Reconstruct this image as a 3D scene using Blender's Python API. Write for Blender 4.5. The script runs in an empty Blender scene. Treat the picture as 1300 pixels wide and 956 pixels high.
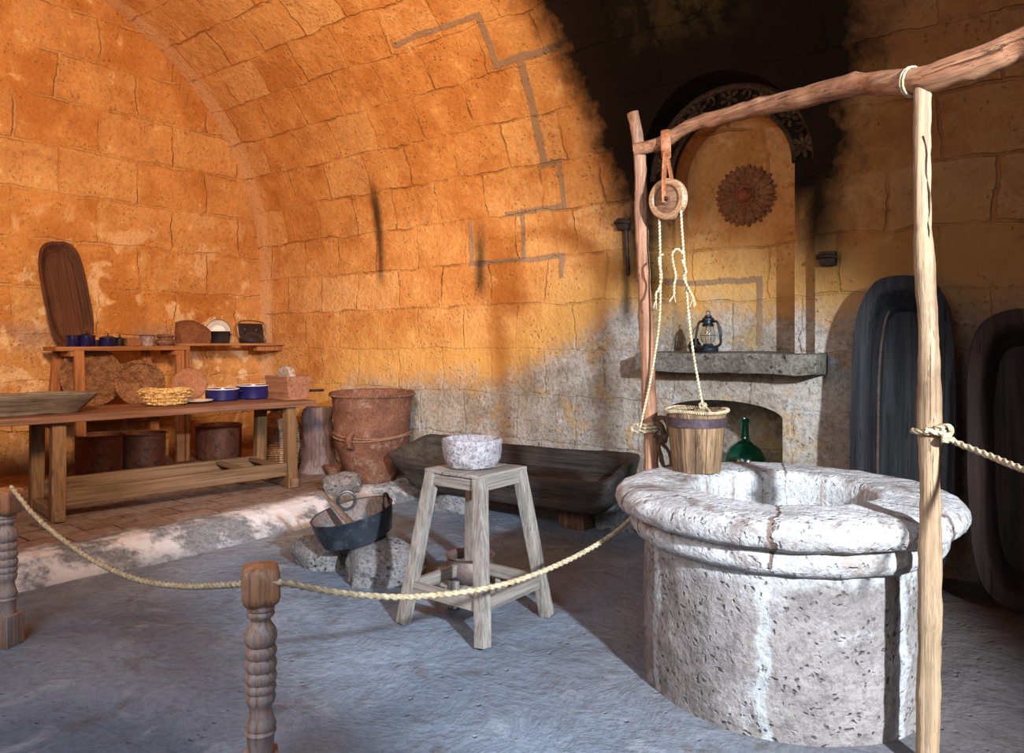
import bpy, bmesh, math, random
from mathutils import Vector, Matrix, noise, Euler
random.seed(7)
S = bpy.context.scene
C = S.collection
PI = math.pi
# ------------------------------------------------------------------ camera model
FL, HY, EYE = 960.0, 433.0, 1.5
AZ = math.atan(740/960); sA, cA = math.sin(AZ), math.cos(AZ)
def ray(u):
    k = (u-650)/FL
    return (-sA+cA*k, cA+sA*k)
def at(u, v, d):
    r = ray(u); return Vector((r[0]*d, r[1]*d, EYE-(v-HY)*d/FL))
def on_x(u, x):            # y of the point seen at column u on the plane x
    r = ray(u); return r[1]*x/r[0]
cam = bpy.data.cameras.new('camera'); co = bpy.data.objects.new('camera', cam); C.objects.link(co)
co.location = (0, 0, EYE); co.rotation_euler = (PI/2, 0, AZ)
cam.sensor_width = 36; cam.lens = 36*FL/1300; cam.shift_y = -45/1300; cam.clip_start = .05
S.camera = co
S.view_settings.view_transform = 'Standard'
S.view_settings.look = 'None'
S.view_settings.exposure = 0.0

# ------------------------------------------------------------------ node expressions
class E:
    def __init__(s, nt, sock): s.nt, s.k = nt, sock
    def _m(s, op, *a, clamp=False):
        n = s.nt.nodes.new('ShaderNodeMath'); n.operation = op; n.use_clamp = clamp
        for i, v in enumerate((s,)+a):
            if isinstance(v, E): s.nt.links.new(v.k, n.inputs[i])
            else: n.inputs[i].default_value = v
        return E(s.nt, n.outputs[0])
    def __add__(s, o): return s._m('ADD', o)
    __radd__ = __add__
    def __sub__(s, o): return s._m('SUBTRACT', o)
    def __rsub__(s, o): return (s*-1)+o
    def __mul__(s, o): return s._m('MULTIPLY', o)
    __rmul__ = __mul__
    def __truediv__(s, o): return s._m('DIVIDE', o)
    def abs(s): return s._m('ABSOLUTE')
    def max(s, o): return s._m('MAXIMUM', o)
    def min(s, o): return s._m('MINIMUM', o)
    def pow(s, o): return s._m('POWER', o)
    def gt(s, o): return s._m('GREATER_THAN', o)
    def step(s, a, b):      # smoothstep a->b
        n = s.nt.nodes.new('ShaderNodeMapRange'); n.interpolation_type = 'SMOOTHSTEP'
        s.nt.links.new(s.k, n.inputs[0])
        for i, v in ((1, a), (2, b)):
            if isinstance(v, E): s.nt.links.new(v.k, n.inputs[i])
            else: n.inputs[i].default_value = v
        if not isinstance(a, E) and not isinstance(b, E) and a > b:
            n.inputs[1].default_value, n.inputs[2].default_value = b, a
            n.inputs[3].default_value, n.inputs[4].default_value = 1, 0
        return E(s.nt, n.outputs[0])
class Mat:
    def __init__(s, name, rough=.85, spec=.25, metal=0):
        s.m = bpy.data.materials.new(name); s.m.use_nodes = True; s.nt = s.m.node_tree
        s.b = s.nt.nodes['Principled BSDF']; s.b.inputs['Roughness'].default_value = rough
        s.b.inputs['Specular IOR Level'].default_value = spec; s.b.inputs['Metallic'].default_value = metal
        s.h = None
    def pos(s):
        g = s.nt.nodes.new('ShaderNodeNewGeometry'); x = s.nt.nodes.new('ShaderNodeSeparateXYZ')
        s.nt.links.new(g.outputs['Position'], x.inputs[0]); s.posv = g.outputs['Position']
        return [E(s.nt, o) for o in x.outputs]
    def obj(s, sc=(1, 1, 1), rz=0):
        t = s.nt.nodes.new('ShaderNodeTexCoord'); m = s.nt.nodes.new('ShaderNodeMapping'); m.vector_type = 'TEXTURE'
        s.nt.links.new(t.outputs['Object'], m.inputs[0]); m.inputs['Scale'].default_value = [1/q for q in sc]
        m.inputs['Rotation'].default_value = (0, 0, rz)
        return m.outputs[0]
    def warp(s, vec, sc, amt):
        n = s.nt.nodes.new('ShaderNodeTexNoise'); s.nt.links.new(vec, n.inputs['Vector']); n.inputs['Scale'].default_value = sc; n.inputs['Detail'].default_value = 3
        a = s.nt.nodes.new('ShaderNodeVectorMath'); a.operation = 'MULTIPLY_ADD'
        s.nt.links.new(n.outputs['Color'], a.inputs[0]); a.inputs[1].default_value = (amt,)*3; s.nt.links.new(vec, a.inputs[2])
        return a.outputs[0]
    def grain(s, c, g, lo=.35, hi=.65, k=.45):   # fine darkening by a noise value
        return s.mix(c, (0, 0, 0), g.step(hi, lo)*k)
    def vec(s, x, y, z=0.0):
        c = s.nt.nodes.new('ShaderNodeCombineXYZ')
        for i, v in enumerate((x, y, z)):
            if isinstance(v, E): s.nt.links.new(v.k, c.inputs[i])
            else: c.inputs[i].default_value = v
        return c.outputs[0]
    def noise(s, vec, sc, det=6, rough=.6, dist=0):
        n = s.nt.nodes.new('ShaderNodeTexNoise'); s.nt.links.new(vec, n.inputs['Vector'])
        n.inputs['Scale'].default_value = sc; n.inputs['Detail'].default_value = min(det, 5)
        n.inputs['Roughness'].default_value = rough; n.inputs['Distortion'].default_value = dist
        return E(s.nt, n.outputs[0])
    def vor(s, vec, sc, feat='F1'):
        n = s.nt.nodes.new('ShaderNodeTexVoronoi'); n.feature = feat; s.nt.links.new(vec, n.inputs['Vector'])
        n.inputs['Scale'].default_value = sc
        return E(s.nt, n.outputs['Distance'])
    def mix(s, a, b, f):
        n = s.nt.nodes.new('ShaderNodeMix'); n.data_type = 'RGBA'
        for i, v in ((6, a), (7, b)):
            if isinstance(v, tuple): n.inputs[i].default_value = v+(1,)
            else: s.nt.links.new(v, n.inputs[i])
        if isinstance(f, E): s.nt.links.new(f.k, n.inputs[0])
        else: n.inputs[0].default_value = f
        return n.outputs[2]
    def col(s, c): s.nt.links.new(c, s.b.inputs['Base Color'])
    def bump(s, h, strength=.5, dist=.02):
        n = s.nt.nodes.new('ShaderNodeBump'); n.inputs['Strength'].default_value = strength
        n.inputs['Distance'].default_value = dist
        s.nt.links.new(h.k, n.inputs['Height']); s.nt.links.new(n.outputs[0], s.b.inputs['Normal'])

def simple(name, c1, c2, sc=6, rough=.8, spec=.25, metal=0, bump=.3, bd=.01, bs=30, c3=None, lo=.35, hi=.65):
    m = Mat(name, rough, spec, metal); v = m.obj()
    n = m.noise(v, sc).step(lo, hi); c = m.mix(c1, c2, n)
    if c3: c = m.mix(c, c3, m.noise(v, sc*2.3, 8).step(.52, .68))
    if rough > .5: c = m.grain(c, m.noise(v, 55, 4, .75), .38, .6, .4)
    m.col(c)
    if bump: m.bump(m.noise(v, bs, 6, .7), bump, bd)
    return m.m
def wood(name, c1, c2, axis=2, sc=1.0, bump=.5, crack=True, rough=.75, c3=None, spec=.25, rz=0):
    m = Mat(name, rough, spec)
    s3 = [22*sc]*3; s3[axis] = 1.3*sc
    v = m.obj(tuple(s3), rz); g = m.noise(v, 1, 8, .65, .6)
    c = m.mix(c1, c2, g.step(.33, .66))
    v2 = m.obj(); blot = m.noise(v2, 4*sc, 4)
    c = m.mix(c, c3 or tuple(x*.45 for x in c1), blot.step(.5, .75)*.6)
    s4 = [70*sc]*3; s4[axis] = 1.6*sc
    g2 = m.noise(m.obj(tuple(s4), rz), 1, 4, .7)
    dk = g2.step(.62, .72)
    c = m.mix(c, tuple(x*.22 for x in c1), dk*.8)
    c = m.grain(c, g2, .36, .56, .42)
    m.col(c); m.bump(g - dk*.8 + g2*.5, bump, .008)
    return m.m
def rock(name, c1, c2, c3, sc=3, pit=14, bump=.8, bd=.03, pd=.6, dust=None):
    m = Mat(name, .92, .12); v = m.obj()
    a = m.noise(v, sc, 8, .65); b = m.noise(v, sc*4.3, 8, .7)
    c = m.mix(c1, c2, a.step(.38, .62)); c = m.mix(c, c3, b.step(.52, .7))
    p = m.vor(m.warp(v, pit*.9, 1.1/pit), pit).step(.32, .12) * m.noise(v, pit*.35, 3).step(.45, .6)
    c = m.mix(c, tuple(x*.3 for x in c1), p*.75)
    c = m.grain(c, m.noise(v, 48, 6, .8), .36, .58, .5)
    m.col(c); m.bump(a*.5 + b*.6 + m.noise(v, 60, 5, .75)*.35 - p*pd, bump, bd)
    return m.m

# ------------------------------------------------------------------ mesh helpers
def link(name, me, mat=None, parent=None, smooth=True, ang=40):
    o = bpy.data.objects.new(name, me); C.objects.link(o)
    if mat: me.materials.append(mat)
    if smooth:
        me.polygons.foreach_set('use_smooth', [True]*len(me.polygons))
        try: me.set_sharp_from_angle(angle=math.radians(ang))
        except Exception: pass
    if parent: o.parent = parent
    return o
def part(name, bm, mat, parent=None, smooth=True, ang=40, fix=True):
    if fix: bmesh.ops.recalc_face_normals(bm, faces=bm.faces)
    me = bpy.data.meshes.new(name); bm.to_mesh(me); bm.free()
    return link(name, me, mat, parent, smooth, ang)
def thing(name, label, cat, loc=(0, 0, 0), rot=(0, 0, 0), group=None):
    o = bpy.data.objects.new(name, None); C.objects.link(o); o.empty_display_size = .1
    o.location = loc; o.rotation_euler = rot; o['label'] = label; o['category'] = cat
    if group: o['group'] = group
    return o
def tag(o, label, cat, group=None):
    o['label'] = label; o['category'] = cat
    if group: o['group'] = group
    return o
def struct(o): o['kind'] = 'structure'; return o
def B(): return bmesh.new()
def nz(p, sc, seed=0): return noise.noise(Vector(p)*sc + Vector((seed*7.3, seed*3.1, seed*1.7)))
def rough_bm(bm, amp, sc, seed=0, oct=2):
    bm.normal_update()
    ds = []
    for v in bm.verts:
        d = sum(nz(v.co, sc*2**k, seed+k)/(1.8**k) for k in range(oct))
        ds.append(v.normal*d*amp)
    for v, d in zip(bm.verts, ds): v.co += d
def box(bm, c, s, rot=None, bev=0.0, seg=2, cuts=0, taper=None):
    tb = bmesh.new(); bmesh.ops.create_cube(tb, size=1)
    bmesh.ops.transform(tb, matrix=Matrix.Diagonal(Vector(s)).to_4x4(), verts=tb.verts)
    if bev: bmesh.ops.bevel(tb, geom=tb.edges[:], offset=bev, segments=seg, affect='EDGES', profile=.6)
    if cuts:
        m = [e for e in tb.edges if e.calc_length() > bev*4]
        bmesh.ops.subdivide_edges(tb, edges=m, cuts=cuts, use_grid_fill=True)
    M = Matrix.Translation(Vector(c)) @ (rot.to_matrix().to_4x4() if rot is not None else Matrix())
    bmesh.ops.transform(tb, matrix=M, verts=tb.verts)
    me = bpy.data.meshes.new('tmp'); tb.to_mesh(me); tb.free()
    n0 = len(bm.verts); bm.from_mesh(me); bpy.data.meshes.remove(me); bm.verts.ensure_lookup_table()
    return bm.verts[n0:]
def beam(bm, p0, p1, w, h, bev=.004, up=(0, 0, 1), cuts=0):
    p0, p1 = Vector(p0), Vector(p1); z = (p1-p0); L = z.length; z.normalize()
    x = Vector(up).cross(z)
    if x.length < 1e-3: x = Vector((1, 0, 0))
    x.normalize(); y = z.cross(x)
    q = Matrix((x, y, z)).transposed()
    return box(bm, (p0+p1)/2, (w, h, L), q.to_quaternion(), bev, 2, cuts)
def lathe(bm, prof, seg=32, c=(0, 0, 0), sx=1, sy=1, M=None):
    rings = []
    for r, z in prof:
        if r < 1e-5: rings.append([bm.verts.new((0, 0, z))])
        else: rings.append([bm.verts.new((r*math.cos(2*PI*i/seg)*sx, r*math.sin(2*PI*i/seg)*sy, z)) for i in range(seg)])
    for a, b in zip(rings, rings[1:]):
        if len(a) == 1 and len(b) == 1: continue
        for i in range(seg):
            j = (i+1) % seg
            if len(a) == 1: bm.faces.new((a[0], b[j], b[i]))
            elif len(b) == 1: bm.faces.new((a[i], a[j], b[0]))
            else: bm.faces.new((a[i], a[j], b[j], b[i]))
    vs = [v for r in rings for v in r]
    T = Matrix.Translation(Vector(c)) @ (M if M is not None else Matrix())
    bmesh.ops.transform(bm, matrix=T, verts=vs)
    return vs
def resample(pts, step):
    pts = [Vector(p) for p in pts]; out = []
    n = len(pts)
    for i in range(n-1):
        p0 = pts[max(i-1, 0)]; p1 = pts[i]; p2 = pts[i+1]; p3 = pts[min(i+2, n-1)]
        k = max(1, int((p2-p1).length/step))
        for j in range(k):
            t = j/k
            out.append(.5*((2*p1)+(p2-p0)*t+(2*p0-5*p1+4*p2-p3)*t*t+(3*p1-p0-3*p2+p3)*t**3))
    out.append(pts[-1]); return out
def sweep(bm, pts, rad, seg=10, twist=0, lobes=0, lobe=.25, closed=False, caps=True, sy=1.0):
    n = len(pts); rings = []
    up = Vector((0, 0, 1)); T0 = (pts[1]-pts[0]).normalized()
    if abs(T0.dot(up)) > .95: up = Vector((1, 0, 0))
    X = up.cross(T0).normalized(); L = 0
    for i, p in enumerate(pts):
        if closed: T = (pts[(i+1) % n]-pts[i-1]).normalized()
        else: T = (pts[min(i+1, n-1)]-pts[max(i-1, 0)]).normalized()
        X = (X - T*X.dot(T)).normalized(); Y = T.cross(X)
        if i: L += (p-pts[i-1]).length
        r = rad(i/(n-1)) if callable(rad) else rad
        ring = []
        for k in range(seg):
            a = 2*PI*k/seg; rr = r*(1+lobe*math.cos(lobes*a)) if lobes else r
            b = a+twist*L
            ring.append(bm.verts.new(p+X*math.cos(b)*rr+Y*math.sin(b)*rr*sy))
        rings.append(ring)
    m = n if closed else n-1
    for i in range(m):
        a, b = rings[i], rings[(i+1) % n]
        for k in range(seg): bm.faces.new((a[k], a[(k+1) % seg], b[(k+1) % seg], b[k]))
    if caps and not closed:
        bm.faces.new(rings[0][::-1]); bm.faces.new(rings[-1])
    return [v for r in rings for v in r]
def tube(bm, pts, rad, step=.03, seg=10, **k): return sweep(bm, resample(pts, step), rad, seg, **k)
def rope(bm, pts, r, pitch=None): return sweep(bm, resample(pts, r*.55), r*.82, 12, twist=2*PI/3/(r*1.5)*.55, lobes=3, lobe=.24)
def superell(n, a, b, N=72):
    out = []
    for i in range(N):
        t = 2*PI*i/N; c, s = math.cos(t), math.sin(t)
        out.append((a*math.copysign(abs(c)**(2/n), c), b*math.copysign(abs(s)**(2/n), s)))
    return out
def trough_bm(L, W, D, t=.04, n=3, bot=.8, botL=None, rim=.0, fl=None, N=72, amp=.006, endrim=1.0):
    """open hollow, length along x, width along y, mouth up"""
    botL = botL or bot; fl = fl or t
    lev = [(bot*.0, botL*.0, 0), (bot*.55, botL*.6, 0), (bot*.95, botL*.97, 0), (bot, botL, .02), ((1+bot)/2, (1+botL)/2, D*.5), (1, 1, D*.93), (.995, .995, D)]
    bm = B(); rings = []
    def ring(fx, fy, z, off=0):
        if fx < .01: return [bm.verts.new((0, 0, z))]
        return [bm.verts.new((x*fy-(off*endrim*x/(L/2) if off else 0), y*fx-(off*y/(W/2) if off else 0), z)) for x, y in superell(n, L/2, W/2, N)]
    for fx, fy, z in lev: rings.append(ring(fx, fy, z))
    rings.append(ring(.99, .99, D, t*.9)); rings.append(ring(.985, .985, D*.94, t*1.15))
    rings.append(ring((1+bot)/2*.97, (1+botL)/2*.97, D*.5, t*1.2)); rings.append(ring(bot*.96, botL*.98, fl+.01, t*1.2))
    rings.append(ring(bot*.8, botL*.9, fl)); rings.append(ring(bot*.4, botL*.45, fl*.95)); rings.append([bm.verts.new((0, 0, fl*.95))])
    for a, b in zip(rings, rings[1:]):
        for i in range(N):
            j = (i+1) % N
            if len(a) == 1: bm.faces.new((a[0], b[j], b[i]))
            elif len(b) == 1: bm.faces.new((a[i], a[j], b[0]))
            else: bm.faces.new((a[i], a[j], b[j], b[i]))
    bmesh.ops.subdivide_edges(bm, edges=bm.edges[:], cuts=1, use_grid_fill=True)
    rough_bm(bm, amp, 5, L, 2)
    return bm
def boulder(c, s, seed, amp=.12, rotz=0, sub=5, sq=.5):
    bm = B(); bmesh.ops.create_cube(bm, size=1)
    bmesh.ops.subdivide_edges(bm, edges=bm.edges[:], cuts=14, use_grid_fill=True)
    for v in bm.verts:
        p = v.co*2; q = p.normalized()*1.25
        v.co = p.lerp(q, sq)*.5
    for v in bm.verts:
        d = nz(v.co, 2.2, seed)+.5*nz(v.co, 5, seed+3)+.22*nz(v.co, 13, seed+5)
        v.co *= 1+amp*d*1.6
    # chop planes
    rr = random.Random(seed)
    for k in range(7):
        nrm = Vector((rr.uniform(-1, 1), rr.uniform(-1, 1), rr.uniform(-.2, 1))).normalized(); lim = rr.uniform(.42, .55)
        for v in bm.verts:
            e = v.co.dot(nrm)-lim
            if e > 0: v.co -= nrm*e*.85
    for v in bm.verts:
        v.co.z = max(v.co.z, -.46)
        v.co = Vector((v.co.x*s[0], v.co.y*s[1], (v.co.z+.46)*s[2]))
    bmesh.ops.transform(bm, matrix=Matrix.Rotation(rotz, 4, 'Z'), verts=bm.verts)
    return bm

# ------------------------------------------------------------------ room materials
RV, YC, ZC, YW, XW = 2.94, 2.56, 2.3, 5.5, -8.17
def plaster(name, kind):
    m = Mat(name, .93, .1); x, y, z = m.pos(); pv = m.posv
    if kind == 'long':
        dz = z-ZC; dy = (y-YC)
        s_up = dz._m('ARCTAN2', dy.max(.001))*RV+ZC
        g = z.gt(ZC); s = g*s_up + (1-g)*z; a = x
    else:
        s = z; a = y
    w1 = m.noise(pv, 1.7, 4)-.5; w2 = m.noise(pv, 6, 4)-.5; w3 = m.noise(pv, 1.1, 3)
    aa = a + w1*.22 + w2*.05; ss = s + (m.noise(pv, 2.3, 3)-.5)*.11 + w2*.04
    br = m.nt.nodes.new('ShaderNodeTexBrick'); m.nt.links.new(m.vec(aa+20.0, ss+(.41*20-2.24), 0), br.inputs['Vector'])
    br.inputs['Scale'].default_value = 1; br.inputs['Brick Width'].default_value = .62 if kind == 'long' else .8
    br.inputs['Row Height'].default_value = .41 if kind == 'long' else .47; br.inputs['Mortar Size'].default_value = .013 if kind == 'long' else .022
    br.inputs['Mortar Smooth'].default_value = .6; br.inputs['Bias'].default_value = 0
    br.inputs['Color1'].default_value = (0, 0, 0, 1); br.inputs['Color2'].default_value = (1, 1, 1, 1); br.inputs['Mortar'].default_value = (.5, .5, .5, 1)
    bw = m.nt.nodes.new('ShaderNodeRGBToBW'); m.nt.links.new(br.outputs['Color'], bw.inputs[0])
    tone = E(m.nt, bw.outputs[0]); mort = E(m.nt, br.outputs['Fac'])
    n1 = m.noise(pv, 2.2, 8, .62); n2 = m.noise(pv, 9, 8, .7); n3 = m.noise(pv, 38, 6, .7); n4 = m.noise(pv, .8, 5, .6)
    c = m.mix((.53, .205, .052), (.70, .325, .10), n1.step(.35, .65))
    c = m.mix(c, (.80, .46, .19), (tone*.4+n2*.75).step(.5, .95)*.85)
    c = m.mix(c, (.36, .10, .02), (n4*.6+n2*.5).step(.56, .72)*.55)
    if kind == 'end':
        patch = m.noise(pv, 3.2, 6, .6, .5).step(.54, .62)*(z.step(3.4, 2.0))
        c = m.mix(c, (.90, .60, .33), patch*.8)
        band = (((z-1.52).abs()).step(.22, .04))*m.noise(pv, 2.6, 4).step(.45, .55)
        c = m.mix(c, (.42, .24, .17), band*.7)
    if kind == 'long': c = m.mix(c, (.85, .52, .27), x.step(-7.85, -8.0)*.7)
    c = m.grain(c, m.noise(pv, 30, 6, .8), .36, .54, .2)
    chip = n2.step(.66, .74)*m.noise(pv, 1.3, 3).step(.45, .6)
    c = m.mix(c, (.30, .09, .025), chip*.5)
    pale = m.noise(pv, 4.4, 7, .7).step(.60, .70)
    c = m.mix(c, (.90, .60, .28), pale*(.35 if kind == 'long' else .6))
    mv = mort*m.noise(pv, 2.7, 4).step(.42, .66)
    if kind == 'long': mv = mv*z.step(.9, 2.3).max(.25)
    c = m.mix(c, (.30, .11, .03) if kind == 'long' else (.62, .36, .15), mv*(.6 if kind == 'long' else .45))
    vy = None
    if kind == 'long':
        # grey lower masonry
        h = 1.13 + x.step(-4.6, -2.9)*.65 - x.step(-6.2, -7.4)*.75 + (w3-.5)*.7 + (n2-.5)*.35
        low = (h-z).step(-.16, .22)
        gr = m.mix((.33, .28, .22), (.50, .45, .39), n1.step(.4, .6))
        gr = m.mix(gr, (.52, .33, .12), m.noise(pv, 3.1, 6).step(.52, .64)*.6)
        gr = m.mix(gr, (.60, .60, .60), m.noise(pv, 5.3, 7, .7).step(.56, .68)*.8)
        gr = m.mix(gr, (.14, .12, .10), n2.step(.60, .74)*.6)
        c = m.mix(c, (.74, .42, .12), (h+.45-z).step(-.25, .3)*.6)
        gr = m.grain(gr, m.noise(pv, 26, 6, .8), .36, .56, .45)
        c = m.mix(c, gr, low*.96)
        # cement repairs following the joints
        segs = [(-5.05, 4.37, -4.05, 4.37), (-4.07, 4.37, -4.05, 3.95), (-4.05, 3.95, -3.4, 3.96), (-3.83, 3.95, -3.8, 3.05), (-3.8, 3.05, -3.65, 3.05),
                (-3.65, 3.05, -3.65, 2.67), (-4.28, 2.67, -3.65, 2.67), (-4.1, 2.67, -4.1, 2.24), (-4.74, 2.24, -3.68, 2.24), (-4.73, 2.62, -4.73, 2.24), (-3.69, 2.24, -3.69, 2.08),
                (-2.75, 1.98, -2.1, 1.98), (-2.1, 1.98, -2.1, 1.5)]
        sx = a + (m.noise(pv, 5, 4)-.5)*.07; sy = s + (m.noise(pv, 4.3, 4)-.5)*.07 + (w2*.03)
        dmin = None
        for x0, y0, x1, y1 in segs:
            cx, cy, hx, hy = (x0+x1)/2, (y0+y1)/2, abs(x1-x0)/2, abs(y1-y0)/2
            d = ((sx-cx).abs()-hx).max((sy-cy).abs()-hy)
            dmin = d if dmin is None else dmin.min(d)
        seam = dmin.step(.033, .018)
        c = m.mix(c, (.30, .19, .115), seam*.85)
        # soot
        ns = (w1*.5+w2*.35)
        soot = ((x+2.24).abs() - (s-2.4)*.22 + ns).step(1.12, .60)*s.step(2.0, 2.8)*y.step(5.72, 5.66)
        patchy = ((x+2.35).abs()+ns).step(.55, .15)*s.step(3.6, 4.0)
        soot = soot*(1-patchy*.10)
        jam = ((x+2.24).abs()-.70+ns*.5).abs().step(.35, .0)*s.step(1.5, 2.4)*s.step(3.2, 2.7)*.85*y.step(5.72, 5.66)
        soot = soot.max(jam)
        for px, s0, s1, w in ((-6.0, 2.1, 3.1, .10), (-4.62, 1.9, 2.5, .12), (-3.05, 1.6, 2.7, .10)):
            soot = soot.max(((x-px).abs()+w1*.12).step(w, 0)*(s.step(s0-.1, s0+.2))*(s.step(s1+.25, s1-.2))*.72)
        # shade on the unlit far right, painted into the wall colour
        right_shade = (x+w1*.3).step(-1.55, -.95)*(n4*.5+.40)
        c = m.mix(c, (.15, .055, .022), right_shade)
        sc_ = m.mix((.0085, .006, .004), (.085, .055, .017), patchy*m.noise(pv, 7, 7, .75).step(.40, .62)*.75)
        c = m.mix(c, sc_, (soot*1.15).min(.985))
        hb = seam*.4
    else:
        hb = None
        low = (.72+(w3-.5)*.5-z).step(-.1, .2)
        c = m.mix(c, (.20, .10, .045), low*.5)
        st = m.noise(m.vec(x, y*1.0, z*.35), 1.4, 4).step(.5, .7)*z.step(2.3, 3.6)
        c = m.mix(c, (.33, .095, .02), st*.55)
        rt = y.step(5.1, 5.5)
        c = m.mix(c, (.55, .25, .09), rt*.3)
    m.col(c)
    pit = m.vor(m.warp(pv, 20, .05), 24).step(.30, .1)*m.noise(pv, 5, 3).step(.48, .6)
    H = n1*.5+n2*.75+n3*.26-mv*.5-mort*.12-pit*.4+(tone*.12)
    if hb is not None: H = H+hb*.3
    m.bump(H, .8, .05)
    return m.m
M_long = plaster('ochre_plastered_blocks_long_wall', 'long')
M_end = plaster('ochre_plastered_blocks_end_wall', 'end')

# floor
def floor_mat():
    m = Mat('worn_grey_floor', .8, .25); x, y, z = m.pos(); pv = m.posv
    a = m.noise(pv, .9, 6, .6, .4); b = m.noise(pv, 3.4, 8, .68, .6); d = m.noise(pv, 22, 6, .7)
    c = m.mix((.15, .19, .24), (.25, .305, .375), a.step(.35, .65))
    c = m.mix(c, (.36, .40, .45), b.step(.54, .70)*.7)
    c = m.mix(c, (.12, .115, .11), m.noise(pv, 5.5, 7).step(.56, .70)*.6)
    c = m.mix(c, (.13, .095, .075), x.step(-3.0, -1.0)*y.step(1.6, 3.6)*.85)  # brown shade around the well painted into the floor colour
    c = m.grain(c, m.noise(pv, 24, 6, .8), .36, .56, .22)
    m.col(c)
    H = a*1.4+b*.9+d*.2-m.vor(pv, 16).step(.22, .08)*m.noise(pv, 3, 2).step(.5, .62)*.3
    m.bump(H, .75, .05); return m.m
def platform_mat():
    m = Mat('worn_tile_platform', .85, .2); x, y, z = m.pos(); pv = m.posv
    w = m.noise(pv, 3, 4)-.5
    br = m.nt.nodes.new('ShaderNodeTexBrick'); m.nt.links.new(m.vec(y+w*.05+10, x+w*.05+20, 0), br.inputs['Vector'])
    br.inputs['Scale'].default_value = 1; br.inputs['Brick Width'].default_value = .36; br.inputs['Row Height'].default_value = .26
    br.inputs['Mortar Size'].default_value = .009; br.inputs['Mortar Smooth'].default_value = .3
    br.inputs['Color1'].default_value = (.185, .105, .075, 1); br.inputs['Color2'].default_value = (.27, .17, .13, 1); br.inputs['Mortar'].default_value = (.06, .035, .025, 1)
    b = m.noise(pv, 4, 8, .68)
    c = m.mix(br.outputs['Color'], (.26, .20, .17), b.step(.4, .62)*.7)
    edge = (x+(m.noise(pv, 2.5, 5)-.5)*.4).step(-5.56, -5.36)
    c = m.mix(c, (.22, .23, .25), edge)
    c = m.grain(c, m.noise(pv, 24, 6, .8), .36, .58, .4)
    white = edge*m.noise(pv, 3.0, 7, .66).step(.42, .60)*(x.step(-4.95, -5.15))
    c = m.mix(c, (.72, .70, .72), white*.85)
    m.col(c)
    m.bump(b*.7+m.noise(pv, 25, 6, .7)*.2-(E(m.nt, br.outputs['Fac'])*(1-edge))*.5, .6, .04); return m.m
M_floor = floor_mat(); M_plat = platform_mat()

# ------------------------------------------------------------------ room
def grid_surface(fn, nu, nv, amp=0, sc=1.5):
    bm = B(); vv = [[bm.verts.new(fn(i/nu, j/nv)) for j in range(nv+1)] for i in range(nu+1)]
    for i in range(nu):
        for j in range(nv): bm.faces.new((vv[i][j], vv[i+1][j], vv[i+1][j+1], vv[i][j+1]))
    return bm
def prism(prof, y0, y1):   # prof: list of (x,z)
    bm = B(); a = [bm.verts.new((x, y0, z)) for x, z in prof]; b = [bm.verts.new((x, y1, z)) for x, z in prof]
    bm.faces.new(a); bm.faces.new(b[::-1])
    for i in range(len(a)):
        j = (i+1) % len(a); bm.faces.new((a[i], b[i], b[j], a[j]))
    bmesh.ops.recalc_face_normals(bm, faces=bm.faces)
    me = bpy.data.meshes.new('cut'); bm.to_mesh(me); bm.free(); return me
def arch_prof(cx, r, zs, z0, n=40, ell=1.0):
    return [(cx+r, z0)]+[(cx+r*math.cos(PI*i/n), zs+r*ell*math.sin(PI*i/n)) for i in range(n+1)]+[(cx-r, z0)]
NX, NR, NZS = -2.22, .665, 2.80
cuts = [prism(arch_prof(NX, NR, NZS, 1.38), 4.2, 5.63), prism(arch_prof(NX, NR-.18, NZS, 1.38), 5.0, 5.92),
        prism(arch_prof(-2.25, .47, .93, .40, ell=.26), 5.0, 6.25)]
def cut(o, meshes):
    tmp = []
    for me in meshes:
        c = bpy.data.objects.new('cutter', me); C.objects.link(c); tmp.append(c)
        md = o.modifiers.new('b', 'BOOLEAN'); md.operation = 'DIFFERENCE'; md.solver = 'EXACT'; md.object = c
    bpy.context.view_layer.update()
    dg = bpy.context.evaluated_depsgraph_get()
    me = bpy.data.meshes.new_from_object(o.evaluated_get(dg), preserve_all_data_layers=True, depsgraph=dg)
    o.modifiers.clear(); o.data = me
    for c in tmp: bpy.data.objects.remove(c)
X0, X1, YN = -8.6, 5.2, -2.0
bm = B(); box(bm, ((X0+X1)/2, YW+.55, ZC/2-.05), (X1-X0, 1.1, ZC+.1))
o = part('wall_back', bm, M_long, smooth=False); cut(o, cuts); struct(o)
# barrel ceiling, solid shell
N = 48; pin = []
for i in range(N+1):
    t = PI*i/N
    ry = RV if t < PI/2 else (YC-YN)
    pin.append((YC+ry*math.cos(t), ZC+RV*math.sin(t)))
pout = [(YC+(y-YC)*(1.375), ZC+(z-ZC)*1.375) for y, z in pin]
bm = B(); L0 = []; L1 = []
for xx, LL in ((X0, L0), (X1, L1)):
    for y, z in pin+pout[::-1]: LL.append(bm.verts.new((xx, y, z)))
n = len(L0)
for i in range(n): j = (i+1) % n; bm.faces.new((L0[i], L0[j], L1[j], L1[i]))
for i in range(N):
    bm.faces.new((L0[i], L0[i+1], L0[n-2-i], L0[n-1-i])); bm.faces.new((L1[i], L1[n-1-i], L1[n-2-i], L1[i+1]))
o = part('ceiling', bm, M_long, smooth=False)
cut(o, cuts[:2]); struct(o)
o.data.polygons.foreach_set('use_smooth', [True]*len(o.data.polygons)); o.data.set_sharp_from_angle(angle=math.radians(25))
bm = B(); box(bm, (XW-.25, (YN+YW)/2, 2.6), (.5, YW-YN+2, 5.8)); struct(part('wall_left', bm, M_end, smooth=False))
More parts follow.
